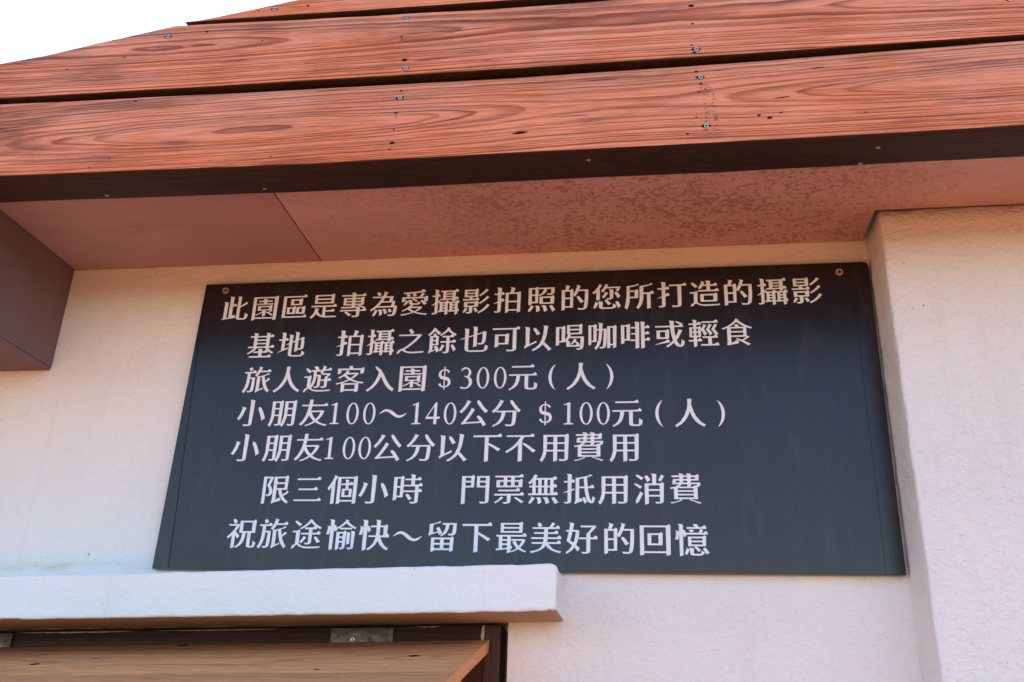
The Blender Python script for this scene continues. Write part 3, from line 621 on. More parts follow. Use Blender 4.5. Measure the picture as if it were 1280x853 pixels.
    '憶': [[434,12,436,-23,439,-30,471,-54,518,-65,564,-68,732,-68,741,-67,822,-31,832,-19,837,-3,843,32,795,51,754,76,748,9,735,-16,725,-17,570,-17,549,-15,536,16,548,126,506,148,398,156,432,114], [337,125,321,88,304,51,286,15,302,-42,314,-47,364,-23,381,14,398,52,414,88,438,97,396,119,312,163,346,121], [809,106,833,67,856,28,875,-8,894,-31,997,20,963,36,941,72,917,110,891,148,854,162,812,143], [138,-93,240,-63,252,818,210,840,102,848,136,806], [53,598,46,545,37,490,26,439,18,388,102,390,112,417,124,473,133,531,139,588,153,616,111,638,22,657,56,615], [226,616,238,573,251,531,266,493,275,455,349,514,345,518,336,557,325,600,312,643,316,650,274,672,182,653,216,611], [385,479,385,200,600,200,553,166,578,144,606,116,633,87,657,58,674,36,741,90,723,109,699,132,671,156,642,181,617,200,890,200,904,483,860,519,805,479], [477,315,796,315,796,250,477,250], [477,428,796,428,796,364,477,364], [359,756,359,705,917,705,921,768,862,814,787,756,701,756,674,825,632,847,526,836,560,794,589,756], [738,699,732,680,721,653,709,625,692,589,454,590,562,630,558,642,544,673,550,666,508,688,408,671,442,629,450,645,461,615,470,589,332,589,332,538,951,538,955,601,896,647,821,589,784,589,800,617,816,647,831,677]],
    '或': [[732,775,769,751,805,726,835,700,871,675,936,740,884,756,849,776,811,796,771,814,720,823,702,805], [53,26,55,18,514,96,514,156,455,202,380,144], [106,511,106,220,492,220,506,515,462,551,407,511], [214,460,379,460,379,271,214,271], [64,668,64,618,539,618,549,508,560,415,574,327,593,245,617,163,589,129,546,84,499,42,449,4,392,-31,406,-45,426,-68,435,-80,492,-45,538,-15,581,18,623,53,649,79,676,26,714,-22,723,-27,774,-55,843,-67,897,-59,939,-28,963,17,970,49,979,126,937,148,917,168,893,194,880,114,868,63,855,6,839,-22,851,-17,854,-18,825,5,779,68,757,113,735,173,769,221,810,287,847,357,881,432,921,491,879,513,771,545,805,503,789,478,767,419,742,364,715,310,705,293,698,321,685,386,675,456,667,530,660,618,940,618,944,680,885,726,810,668,656,668,665,816,623,838,495,846,529,804,536,668]],
    '所': [[513,731,513,406,512,320,503,230,486,140,455,52,398,-30,422,-49,441,-70,461,-94,535,0,585,97,615,203,628,308,632,406,632,440,746,440,746,-91,861,-61,861,440,962,440,966,509,907,555,832,497,632,497,632,697,679,706,749,722,816,741,878,759,941,781,904,831,837,791,768,772,691,757,612,745], [392,783,324,767,250,755,173,745,94,736,94,391,85,309,72,222,61,135,45,50,18,-27,48,-49,69,-69,97,-97,132,-20,158,54,176,133,185,214,190,302,461,302,475,584,431,620,376,580,192,580,192,696,239,704,306,717,371,735,431,752,492,773,458,821], [192,352,192,391,192,530,351,530,351,352]],
    '打': [[179,628,44,628,44,576,179,576,179,329,21,266,23,260,179,288,179,3,172,-19,210,-9,60,-9,68,-28,83,-50,93,-60,146,-60,184,-61,212,-53,265,-30,282,-17,271,-40,285,18,293,322,424,361,423,410,364,456,289,398,293,362,293,576,416,576,420,640,361,686,286,628,293,628,305,818,263,840,143,848,177,806], [414,744,414,693,682,693,682,11,675,-13,678,-10,658,-8,629,-9,593,-9,552,-3,491,4,504,-26,514,-54,516,-60,592,-60,638,-60,676,-58,706,-51,761,-34,788,-17,780,-32,795,29,804,693,965,693,969,756,910,802,835,744]],
    '抵': [[601,84,620,43,638,2,654,-37,660,-74,749,-13,741,-6,724,33,704,75,682,116,650,129,608,117], [156,628,44,628,44,576,156,576,156,326,15,263,17,256,156,284,156,-3,150,-24,180,-15,49,-15,57,-34,71,-57,80,-66,130,-66,164,-67,191,-60,243,-36,258,-24,247,-49,261,13,269,321,361,351,350,399,269,361,269,576,361,576,365,640,306,686,231,628,269,628,281,817,239,839,120,847,154,805], [379,-81,405,-63,425,-51,459,-37,513,-20,600,6,603,57,544,103,469,45,504,22,504,402,659,402,684,236,714,105,746,20,783,-28,863,-59,926,-43,943,-28,949,-19,968,37,980,107,941,133,911,161,900,104,888,66,883,38,861,-10,882,2,873,8,829,87,805,166,783,270,765,402,950,402,954,466,895,512,820,454,762,454,756,513,751,563,747,614,744,666,741,733,761,742,798,756,834,766,868,776,901,787,859,832,781,791,698,769,606,752,510,735,415,720,395,720,394,42,380,-15,362,-36,361,-36,371,-56], [655,454,504,454,504,678,518,683,552,691,586,699,620,708,639,710]],
    '拍': [[157,627,43,627,43,576,157,576,157,325,13,265,15,259,157,283,157,-8,151,-29,180,-19,44,-18,51,-38,66,-60,75,-69,127,-70,164,-71,192,-63,245,-39,263,-26,252,-48,266,9,275,318,381,350,380,399,321,445,246,387,275,358,275,576,374,576,378,639,319,685,244,627,275,627,287,818,245,840,121,848,155,806], [611,809,601,774,594,736,588,699,573,650,418,650,418,-91,517,-61,517,-12,812,-12,812,-85,914,-55,928,654,884,690,829,650,677,650,746,803,704,825,581,849,615,807], [517,296,812,296,812,38,517,38], [517,347,517,599,812,599,812,347]],
    '攝': [[318,500,321,449,725,465,725,394,833,424,833,467,933,471,934,534,875,580,800,522,833,518,833,750,927,750,931,814,872,860,797,802,327,802,327,750,405,750,405,503], [513,750,725,750,725,700,513,700], [513,657,725,657,725,605,513,605], [513,562,725,562,725,512,513,504], [141,628,45,628,45,578,141,578,141,358,25,260,28,252,141,295,141,1,137,-13,143,-12,40,-13,58,-42,70,-64,115,-64,147,-64,171,-56,221,-31,235,-20,223,-46,236,11,243,358,269,374,269,336,306,336,306,69,260,66,268,12,487,33,487,-93,580,-63,580,39,608,41,608,90,580,88,580,334,611,334,615,397,556,443,481,385,273,385,317,407,302,456,243,420,243,578,312,578,316,640,257,686,182,628,243,628,255,818,213,840,105,848,139,806], [399,334,487,334,487,280,399,280], [399,72,399,133,487,133,487,77], [399,234,487,234,487,179,399,179], [615,67,618,15,825,28,825,-93,917,-63,917,31,964,34,964,97,905,143,830,85,917,82,917,334,962,334,966,397,907,443,832,385,616,385,616,334,642,334,642,68], [734,334,825,334,825,280,734,280], [734,234,825,234,825,179,734,179], [734,133,825,133,825,76,734,70]],
    '旅': [[185,784,198,755,209,726,218,699,222,688,322,726,319,735,309,763,296,792,282,821,252,824,203,807], [532,775,507,708,479,644,446,586,407,537,430,520,451,501,471,482,497,511,518,538,539,567,559,599,585,646,950,646,954,709,895,755,820,697,609,697,622,731,633,761,643,792,663,802,621,824,514,852,548,810], [815,571,748,546,672,522,591,507,491,491,490,68,481,5,468,-21,465,-24,485,-51,500,-82,524,-59,544,-42,583,-20,645,10,744,57,740,75,737,98,601,38,601,465,655,477,681,333,716,206,763,93,827,0,908,-76,927,-46,943,-22,964,0,922,39,888,86,858,140,831,199,803,273,819,284,852,309,884,335,917,362,950,392,893,441,871,415,849,391,824,366,798,342,787,332,781,359,773,392,764,425,757,459,747,513,773,520,813,532,851,544,888,556,921,569,878,612], [47,664,47,613,140,613,141,451,138,360,129,264,111,165,78,67,22,-29,49,-49,67,-66,90,-88,153,11,197,108,226,207,242,307,247,414,324,414,319,260,314,154,307,81,302,37,287,-12,289,-10,282,-11,183,-8,203,-37,214,-60,254,-61,286,-63,310,-56,373,-32,393,-14,398,-9,411,49,417,138,423,266,421,440,415,464,247,464,247,613,445,613,449,676,390,722,315,664]],
    '是': [[160,796,160,471,837,471,851,800,807,836,752,796], [255,608,736,608,736,522,255,522], [255,745,736,745,736,660,255,660], [195,221,171,145,137,78,93,18,35,-33,52,-48,70,-70,83,-85,129,-50,167,-19,201,18,232,59,249,88,271,60,333,15,454,-33,549,-49,661,-50,953,-50,955,-40,962,-15,970,2,664,1,633,2,602,2,573,3,566,3,566,162,882,162,886,224,827,270,752,212,566,212,566,340,947,340,951,407,892,453,817,395,55,395,55,340,467,340,467,18,418,38,378,69,345,106,319,148,297,195,307,217,319,250,338,264,296,286,173,310,207,268]],
    '時': [[467,168,495,131,521,93,542,57,562,31,668,94,631,112,605,147,576,183,543,218,500,231,461,208], [611,713,417,713,417,662,611,662,611,519,375,519,375,468,743,468,743,338,380,338,380,287,743,287,743,-7,736,-29,777,-19,593,-18,602,-38,617,-60,627,-69,678,-69,716,-69,747,-69,772,-61,823,-40,846,-26,835,-46,849,8,857,287,958,287,962,350,903,396,828,338,857,338,857,468,968,468,972,535,913,581,838,523,725,523,725,662,926,662,930,725,871,771,796,713,725,713,737,819,695,841,575,849,609,807], [57,766,57,21,165,51,165,126,366,126,380,770,336,806,281,766], [272,424,272,176,165,176,165,424], [272,476,165,476,165,715,272,715]],
    '最': [[172,807,172,512,832,512,846,811,802,847,747,807], [267,635,733,635,733,563,267,563], [267,756,733,756,733,685,267,685], [43,43,49,-14,377,26,377,-94,487,-64,487,34,526,39,530,101,471,147,396,89,487,85,487,398,953,398,957,461,898,507,823,449,45,449,45,398,126,398,126,50], [377,398,377,322,233,322,233,398], [377,272,377,196,233,196,233,272], [377,144,377,67,233,50,233,144], [503,324,503,274,617,272,537,241,551,212,575,170,602,132,632,96,666,60,641,41,607,17,571,-4,534,-22,489,-39,501,-56,507,-70,564,-49,603,-33,643,-15,681,6,714,28,755,-1,794,-21,835,-38,878,-53,934,-69,938,-61,951,-38,956,-30,917,-17,877,2,839,23,804,47,773,70,812,109,849,151,882,199,910,252,930,301,870,327,864,325], [629,274,822,274,806,238,788,205,768,173,746,142,726,121,702,147,681,177,662,209,644,241]],
    '朋': [[539,776,539,440,545,346,536,247,513,148,486,50,440,-35,469,-52,489,-70,513,-92,555,-27,587,41,612,114,630,188,643,274,814,274,814,8,806,-18,813,-12,793,-9,764,-10,728,-6,669,0,680,-27,695,-51,705,-61,754,-61,790,-60,820,-61,844,-54,894,-32,914,-18,903,-39,917,21,938,780,894,816,839,776], [814,725,814,552,648,552,648,725], [814,501,814,324,645,324,648,440,648,501], [106,776,106,428,112,337,106,239,86,142,62,48,23,-33,53,-50,73,-68,98,-90,135,-25,162,43,183,115,199,189,211,274,359,274,359,10,353,-13,397,-1,241,0,249,-19,263,-41,273,-51,324,-52,361,-52,389,-44,442,-22,458,-9,447,-33,461,25,482,780,438,816,383,776], [359,725,359,552,214,552,214,725], [359,501,359,324,212,324,214,428,214,501]],
    '此': [[34,-23,36,-33,539,34,539,107,480,153,405,95,409,72,409,470,535,470,539,533,480,579,405,521,409,521,421,818,379,840,255,848,289,806,291,45,219,32,231,615,189,637,69,645,103,603,105,23], [569,90,565,31,575,3,582,-6,673,-41,699,-40,851,-40,894,-36,954,7,976,48,983,83,990,151,943,169,920,186,881,215,876,132,873,82,862,30,849,16,847,15,708,14,704,15,685,41,681,89,681,422,714,438,773,468,830,500,884,532,940,570,878,636,842,591,803,559,760,527,713,496,681,477,693,818,651,840,541,848,575,806]],
    '消': [[835,780,816,739,794,699,772,660,784,607,796,602,850,623,874,659,898,698,922,738,940,771,843,817], [364,733,387,694,407,654,423,617,432,575,531,654,522,663,502,701,478,740,452,779,412,792,367,772], [124,758,162,731,198,704,229,676,266,647,333,721,280,740,245,762,206,785,166,806,114,816,94,793], [79,491,117,465,154,437,186,410,226,382,290,455,235,474,199,496,159,519,118,539,64,550,45,527], [92,-57,104,-66,176,-15,210,51,244,119,277,187,319,236,277,258,195,326,229,284,196,238,161,167,126,99,92,36], [584,545,359,545,359,-94,473,-64,473,146,802,146,802,-1,795,-24,829,-14,661,-13,669,-32,684,-54,694,-64,743,-64,779,-64,810,-65,834,-58,885,-36,904,-22,893,-45,907,13,929,549,885,585,830,545,699,545,711,819,669,841,548,849,582,807], [473,319,802,319,802,196,473,196], [473,370,473,488,802,488,802,370]],
    '為': [[644,153,659,124,674,95,686,69,690,57,777,94,773,105,758,133,740,161,721,189,692,192,653,177], [220,776,241,746,261,717,277,688,283,675,381,720,371,736,350,763,327,791,302,819,269,821,226,804], [334,119,342,77,347,35,350,-4,349,-56,450,-10,449,7,445,48,439,91,431,135,434,151,392,173,289,169,323,127], [487,130,500,94,511,57,527,25,537,-5,621,47,618,48,607,83,594,121,579,158,578,167,536,189,437,176,471,134], [186,142,170,95,149,49,126,5,119,-62,129,-69,197,-38,228,7,254,57,274,110,298,131,256,153,160,189,194,147], [484,810,473,776,461,742,448,708,428,660,78,660,78,609,406,609,348,506,285,412,212,325,129,245,23,172,33,157,46,134,54,119,102,148,136,170,170,192,202,216,240,248,835,248,825,159,816,95,809,49,793,-3,774,-31,795,-20,764,-23,745,-23,717,-22,683,-19,628,-13,640,-39,654,-59,663,-71,706,-73,741,-74,771,-73,794,-74,819,-67,872,-41,889,-27,901,-10,911,12,928,75,941,161,944,274,939,303,842,303,851,336,861,372,862,411,861,451,867,484,770,484,808,660,537,660,551,694,564,725,575,755,587,786,608,797,566,819,457,853,491,811], [297,300,321,326,341,348,360,371,379,394,405,430,765,430,735,300], [512,609,687,609,657,480,441,480,459,510,475,538,490,566]],
    '無': [[334,73,339,34,343,-5,345,-41,346,-88,458,-42,457,-29,453,8,447,47,440,86,445,100,403,122,291,119,325,77], [548,69,562,30,574,-8,584,-45,590,-90,701,-36,693,-20,682,17,667,57,651,96,650,108,608,130,497,118,531,76], [773,73,802,30,829,-13,852,-54,870,-74,989,-30,953,-11,927,29,897,71,865,112,823,125,775,110], [141,101,121,59,97,18,72,-20,78,-68,89,-72,150,-51,181,-13,209,28,233,72,265,96,223,118,120,150,154,108], [52,241,52,190,947,190,951,253,892,299,817,241,825,241,825,429,919,429,923,492,864,538,789,480,825,480,825,666,916,666,920,733,861,779,786,721,283,721,297,744,312,767,326,790,333,804,239,831,216,785,179,726,138,671,93,619,43,576,61,561,82,541,97,526,125,549,149,570,173,592,176,594,176,480,81,480,81,429,176,429,176,241], [354,666,354,480,279,480,279,666], [456,666,535,666,535,480,456,480], [636,666,717,666,717,480,636,480], [354,429,354,241,279,241,279,429], [456,429,535,429,535,241,456,241], [636,429,717,429,717,241,636,241]],
    '照': [[439,464,439,198,915,198,929,468,885,504,830,464], [547,413,801,413,801,249,547,249], [328,81,333,38,337,-4,340,-43,341,-93,453,-46,452,-30,448,10,442,52,435,95,440,112,398,134,286,131,320,89], [552,81,567,38,579,-4,589,-44,595,-92,708,-38,699,-18,687,22,673,65,657,108,655,123,613,145,502,133,536,91], [775,83,804,37,830,-9,852,-52,864,-96,966,-20,952,-5,927,38,898,83,867,128,824,145,776,126], [142,114,119,68,93,25,66,-16,75,-71,87,-77,149,-52,178,-10,207,36,233,82,251,117,152,155], [74,789,74,159,183,189,183,232,388,232,402,793,358,829,303,789], [183,738,295,738,295,546,183,546], [183,284,183,496,295,496,295,284], [424,791,424,740,583,740,568,684,530,612,489,569,471,553,399,524,403,516,415,494,416,489,514,524,607,582,645,626,663,660,686,740,829,740,824,683,820,646,818,619,809,582,794,559,823,575,791,572,767,572,732,573,673,577,693,548,704,524,743,522,775,521,802,523,822,523,849,527,908,567,904,556,919,586,930,631,936,691,934,769,927,791]],
    '用': [[133,766,133,407,139,319,130,228,106,138,78,49,26,-32,51,-51,69,-73,88,-97,138,-35,174,24,201,89,222,156,239,237,446,237,446,-85,564,-55,564,237,793,237,793,5,784,-22,788,-16,769,-13,743,-13,709,-14,670,-10,611,-5,623,-32,632,-57,634,-64,707,-65,751,-64,787,-63,815,-54,868,-36,893,-21,885,-37,899,21,921,770,877,806,822,766], [247,708,446,708,446,527,247,527], [793,708,793,527,564,527,564,708], [247,476,446,476,446,288,242,288,247,407], [793,476,793,288,564,288,564,476]],
    '留': [[165,336,165,-94,264,-64,264,-39,743,-39,743,-90,846,-60,860,340,816,376,761,336], [264,125,447,125,447,13,264,13], [264,176,264,284,447,284,447,176], [743,125,743,13,556,13,556,125], [743,176,556,176,556,284,743,284], [497,777,497,726,600,726,590,645,574,577,528,490,475,435,434,411,451,390,463,368,585,444,636,498,662,542,691,624,709,726,824,726,819,631,814,565,807,519,804,490,787,444,800,453,780,452,757,452,722,452,664,456,683,427,695,403,733,402,764,401,791,402,812,402,847,408,898,448,900,442,915,485,923,548,930,636,929,753,922,777], [114,400,127,411,153,425,200,441,275,464,369,490,395,408,494,480,483,494,461,538,436,584,407,630,388,658,299,621,308,607,322,582,337,556,356,521,208,484,208,719,241,733,295,753,349,767,400,782,450,800,415,842,359,806,304,786,244,767,180,758,95,745,95,537,84,472,71,446,68,443,88,415,114,370]],
    '的': [[575,369,609,319,641,269,669,222,695,187,800,250,758,276,727,322,692,370,655,419,606,443,566,420], [218,815,211,782,204,747,195,714,183,675,68,675,68,-68,175,-38,175,34,439,34,453,675,409,711,354,671,280,671,345,804,303,826,188,853,222,811], [175,616,347,616,347,394,175,394], [175,84,175,342,347,342,347,84], [563,766,537,686,508,611,474,543,437,485,465,467,486,449,511,429,534,462,555,495,575,530,594,568,617,622,837,622,829,402,820,244,809,133,791,40,772,0,771,0,754,-3,735,-2,709,-2,678,-1,642,4,587,10,601,-16,614,-38,623,-49,663,-51,696,-53,727,-53,755,-53,777,-54,781,-56,864,-16,882,2,894,20,914,101,928,225,938,403,940,644,933,673,639,673,650,706,659,735,668,765,677,795,695,803,653,825,547,855,581,813]],
    '祝': [[167,769,186,741,205,713,220,686,230,665,315,725,304,742,285,767,264,793,240,819,205,824,168,801], [407,764,407,385,512,385,503,272,487,178,443,73,378,1,318,-35,329,-48,342,-70,349,-84,490,3,550,72,584,140,612,251,626,390,684,390,683,23,687,-22,692,-34,744,-65,791,-69,880,-69,910,-65,960,-28,971,-5,979,29,983,86,942,102,920,118,886,144,884,72,881,32,873,-12,858,-34,917,-18,777,-18,804,-26,794,26,794,385,926,385,940,768,896,804,841,764], [517,714,812,714,812,440,517,440], [49,659,49,608,294,608,253,530,206,458,154,390,97,331,25,272,33,257,44,230,53,203,93,233,120,254,148,277,175,301,180,305,180,-93,290,-63,290,312,286,317,308,289,329,262,348,237,368,210,431,290,408,313,379,343,345,377,312,409,289,431,313,466,340,507,364,550,386,593,404,636,359,668,340,662]],
    '票': [[699,78,751,43,802,7,846,-29,885,-57,964,-1,905,20,857,51,804,83,750,114,690,131,665,114], [171,360,171,310,831,310,835,372,776,418,701,360], [235,111,195,72,149,36,100,3,51,-23,61,-33,81,-53,88,-62,149,-28,202,4,253,41,302,80,335,114,255,150], [50,232,50,179,442,179,442,-18,438,-35,483,-23,312,-21,321,-42,335,-62,345,-73,391,-73,426,-72,455,-72,478,-64,527,-43,549,-30,538,-51,551,-1,560,179,953,179,957,244,898,290,823,232], [106,658,106,434,901,434,915,662,871,698,816,658,665,658,665,744,933,744,937,806,878,852,803,794,61,794,61,744,328,744,328,658], [435,744,556,744,556,658,435,658], [214,607,328,607,328,484,214,484], [435,607,556,607,556,484,435,484], [665,607,787,607,787,484,665,484]],
    '美': [[678,836,672,821,656,791,638,761,620,731,596,696,305,696,390,735,382,748,365,774,345,801,322,827,290,828,246,810,239,781,258,751,275,721,289,692,94,692,94,641,439,641,439,544,143,544,143,493,439,493,439,393,52,393,52,342,432,342,415,248,78,248,78,198,410,198,356,109,333,81,264,33,167,3,30,-18,43,-39,55,-62,59,-75,214,-36,318,4,430,72,481,129,496,157,542,96,617,35,704,-9,802,-44,927,-73,934,-58,947,-32,959,-15,853,1,761,30,685,77,627,133,580,198,941,198,945,260,886,306,811,248,538,248,553,342,954,342,958,405,899,451,824,393,557,393,557,493,862,493,866,556,807,602,732,544,557,544,557,641,907,641,911,704,852,750,777,692,693,692,713,718,730,742,748,766,765,791,775,806]],
    '費': [[307,33,250,10,187,-11,120,-21,50,-29,67,-46,86,-68,84,-67,166,-45,232,-25,297,-3,359,21,397,39,353,67], [600,43,662,23,728,0,789,-24,844,-48,899,-70,956,-28,895,-19,841,0,782,19,720,38,613,69,854,69,854,428,858,430,871,435,933,471,938,478,937,496,938,544,939,568,667,568,667,628,892,628,906,789,862,825,807,785,667,785,679,818,637,840,522,848,556,806,558,785,440,785,452,818,410,840,300,848,334,806,336,785,104,785,104,734,336,734,336,678,149,678,139,647,127,615,128,581,129,548,123,518,305,518,273,490,236,464,189,442,128,430,44,418,64,389,71,371,162,394,162,69,628,69], [275,290,736,290,736,228,275,228], [275,181,736,181,736,118,275,118], [275,398,736,398,736,336,275,336], [230,628,333,628,331,601,323,568,221,568], [440,628,558,628,558,568,431,568,437,594], [440,734,558,734,558,678,440,678], [667,734,785,734,785,678,667,678], [840,518,830,470,824,457,868,479,826,474,739,476,749,446,311,446,347,470,376,490,399,518,558,518,558,435,667,465,667,518]],
    '輕': [[448,784,448,733,953,733,957,796,898,842,823,784], [507,666,490,629,470,589,448,549,421,501,449,455,474,411,496,369,514,330,524,290,616,360,607,367,588,402,565,440,541,478,518,512,532,535,551,569,571,604,589,639,612,642,570,664,478,694,512,652], [670,666,652,629,632,590,610,550,581,502,612,456,638,412,662,371,681,332,690,292,783,362,772,369,752,404,728,441,703,479,679,513,693,536,713,570,733,605,752,639,780,653,738,675,645,704,679,662], [840,666,821,629,799,589,776,549,746,501,779,455,808,411,833,369,854,330,873,307,977,354,943,368,921,403,896,441,869,478,844,511,859,535,880,569,902,604,922,638,934,660,843,692], [410,3,410,-51,966,-51,970,15,911,61,836,3,750,3,750,213,934,213,938,279,879,325,804,267,466,267,466,213,635,213,635,3], [66,588,66,246,191,246,191,154,34,154,34,103,191,103,191,-95,289,-65,289,103,439,103,443,166,384,212,309,154,289,154,289,246,417,246,431,592,387,629,332,588,288,588,288,672,430,672,434,736,375,782,300,724,288,724,300,818,258,840,154,848,188,806,190,724,48,724,48,672,190,672,190,588], [141,392,199,392,199,296,141,296], [280,392,339,392,339,296,280,296], [141,538,199,538,199,444,141,444], [280,538,339,538,339,444,280,444]],
    '途': [[397,281,374,242,348,204,320,168,290,138,319,118,347,95,381,129,415,166,447,206,477,250,495,283,403,315], [757,247,788,207,816,167,839,128,859,104,965,157,927,176,899,214,867,253,833,291,790,305,751,286], [115,731,152,703,187,674,218,645,252,619,329,688,278,706,243,731,205,756,165,779,114,790,90,767], [318,418,318,366,565,366,565,117,558,96,613,110,455,111,468,80,473,60,536,60,571,60,598,68,649,90,667,102,655,77,668,129,675,366,939,366,943,430,884,476,809,418,675,418,675,528,810,528,814,594,755,640,680,582,433,582,433,528,565,528,565,418], [286,484,242,520,187,480,45,480,45,430,159,430,159,79,157,80,127,65,97,43,67,17,47,-64,55,-75,123,-44,150,-8,174,22,228,66,216,62,204,66,265,27,291,7,321,-10,367,-26,414,-40,466,-52,526,-57,594,-58,664,-57,742,-55,819,-52,887,-48,945,-44,953,-33,965,-8,971,9,896,3,822,-1,745,-4,668,-6,596,-7,532,-6,475,-1,422,6,374,21,333,48,301,74,274,91,272,91], [591,845,550,785,492,719,424,659,351,607,269,564,279,551,294,530,300,518,378,559,443,598,505,642,563,692,609,740,660,690,722,642,788,599,856,564,931,532,940,549,955,574,964,588,895,616,826,656,761,702,703,752,660,798,669,811]],
    '造': [[99,723,132,689,163,654,190,620,216,593,309,660,266,679,235,711,200,743,164,775,118,788,85,764], [366,368,366,98,891,98,905,372,861,408,806,368], [475,316,776,316,776,149,475,149], [574,707,481,707,495,741,509,774,531,786,489,808,386,838,420,796,406,776,384,722,360,671,332,624,304,587,327,574,349,558,371,541,390,563,410,588,429,615,453,656,574,656,574,514,301,514,301,460,953,460,957,526,898,572,823,514,688,514,688,656,909,656,913,719,854,765,779,707,688,707,700,818,658,840,538,848,572,806], [284,450,240,486,185,446,43,446,43,396,160,396,160,65,159,66,131,53,103,36,75,16,52,-58,59,-68,125,-42,152,-11,177,16,190,27,242,40,253,30,280,7,316,-12,359,-25,403,-37,454,-48,513,-52,579,-53,649,-52,729,-50,810,-47,886,-43,955,-39,962,-28,974,-3,981,15,902,8,822,4,738,1,656,-1,580,-1,518,-1,461,3,409,6,362,19,325,43,295,65,270,80,270,78]],
    '遊': [[86,708,118,678,148,646,174,616,199,593,290,658,246,675,215,702,181,730,145,757,99,768,69,745], [415,698,270,698,270,646,350,646,350,494,349,423,341,347,325,270,298,195,252,121,281,95,306,63,367,144,406,223,430,307,442,391,447,477,508,477,504,348,500,257,494,194,490,156,476,110,483,116,473,115,385,119,404,89,415,65,453,65,560,95,578,111,581,112,593,163,599,241,605,352,603,503,596,528,447,528,447,646,604,646,573,603,607,578,637,552,658,578,675,604,692,632,714,674,954,674,958,736,899,783,824,724,737,724,749,758,760,791,780,803,738,825,639,856,673,814,666,807,654,768,641,731,625,694,621,685,621,698,529,698,514,739,501,772,486,806,487,812,445,834,337,821,371,779], [738,434,738,360,615,360,615,310,738,310,738,127,735,117,742,118,633,118,646,86,652,66,711,66,743,67,767,76,818,98,833,109,820,81,832,135,839,310,960,310,964,372,905,418,830,360,839,360,839,449,846,454,872,477,898,500,923,524,947,551,919,571,931,575,648,575,648,524,835,524,808,495,784,470], [285,484,241,520,186,480,41,480,41,430,158,430,158,78,156,79,127,64,97,42,67,17,47,-64,55,-75,123,-44,150,-8,174,22,228,66,216,62,204,66,265,27,291,7,321,-10,367,-26,414,-40,466,-52,526,-57,594,-58,664,-57,742,-55,819,-52,887,-48,945,-44,953,-33,965,-8,971,9,896,3,822,-1,745,-4,668,-6,596,-7,532,-6,475,-1,421,5,374,21,334,48,300,74,273,91,271,90]],
    '門': [[878,788,540,787,540,431,817,431,817,3,811,-21,814,-16,795,-14,768,-15,734,-15,696,-11,637,-4,650,-33,659,-59,661,-67,733,-66,776,-66,813,-64,841,-56,895,-39,920,-23,912,-40,926,22,935,789], [817,588,817,482,634,482,634,588], [817,639,634,639,634,736,817,736], [72,787,72,-94,186,-64,186,432,454,432,468,791,424,827,369,787], [360,588,360,483,186,483,186,588], [360,639,186,639,186,736,360,736]],
    '限': [[74,790,74,-92,177,-62,177,740,292,740,277,693,262,647,246,600,230,554,210,504,250,450,273,407,287,368,295,333,297,301,297,274,287,232,266,205,282,215,264,215,188,216,208,187,218,164,257,164,289,165,293,164,370,204,383,217,380,221,391,254,400,294,398,335,389,379,371,425,342,472,308,515,325,558,346,611,367,664,386,718,403,764,361,788,369,790], [420,-80,448,-61,473,-48,517,-32,587,-12,699,19,701,76,642,122,567,64,536,25,536,364,591,364,631,236,681,133,746,46,825,-21,922,-77,934,-54,949,-29,962,-13,917,12,878,44,842,80,811,118,777,165,801,179,837,201,873,225,908,249,948,279,897,339,869,299,839,274,807,248,774,223,755,210,739,241,727,270,715,299,705,330,695,364,887,364,901,792,857,828,802,788,422,788,422,55,411,-6,396,-29,396,-30,405,-45,415,-67], [792,552,792,418,536,418,536,552], [792,603,536,603,536,738,792,738]],
    '食': [[524,114,610,65,693,14,766,-35,833,-80,904,-19,852,-4,817,17,780,40,740,63,688,92,730,117,766,139,802,162,837,185,872,211,816,259,787,221,787,548,814,535,843,525,872,515,900,506,941,494,945,504,960,529,968,541,874,572,779,618,691,671,613,731,554,790,566,806,483,855,429,767,350,690,256,622,152,564,39,519,47,508,61,485,64,480,107,496,133,506,160,517,185,527,196,532,196,51,185,-6,171,-28,172,-27,179,-41,188,-63,190,-72,223,-56,256,-52,311,-40,400,-21,539,2,543,73,484,119,409,61,310,19,310,220,790,220,751,191,724,171,697,152,669,134,640,115,473,184,453,166], [688,368,688,270,310,270,310,368], [688,420,310,420,310,510,688,510], [424,630,434,615,449,587,463,562,265,562,331,604,378,634,423,667,465,702,498,734,538,697,583,662,631,630,681,599,746,562,577,562,557,599,541,626,523,652,519,657]],
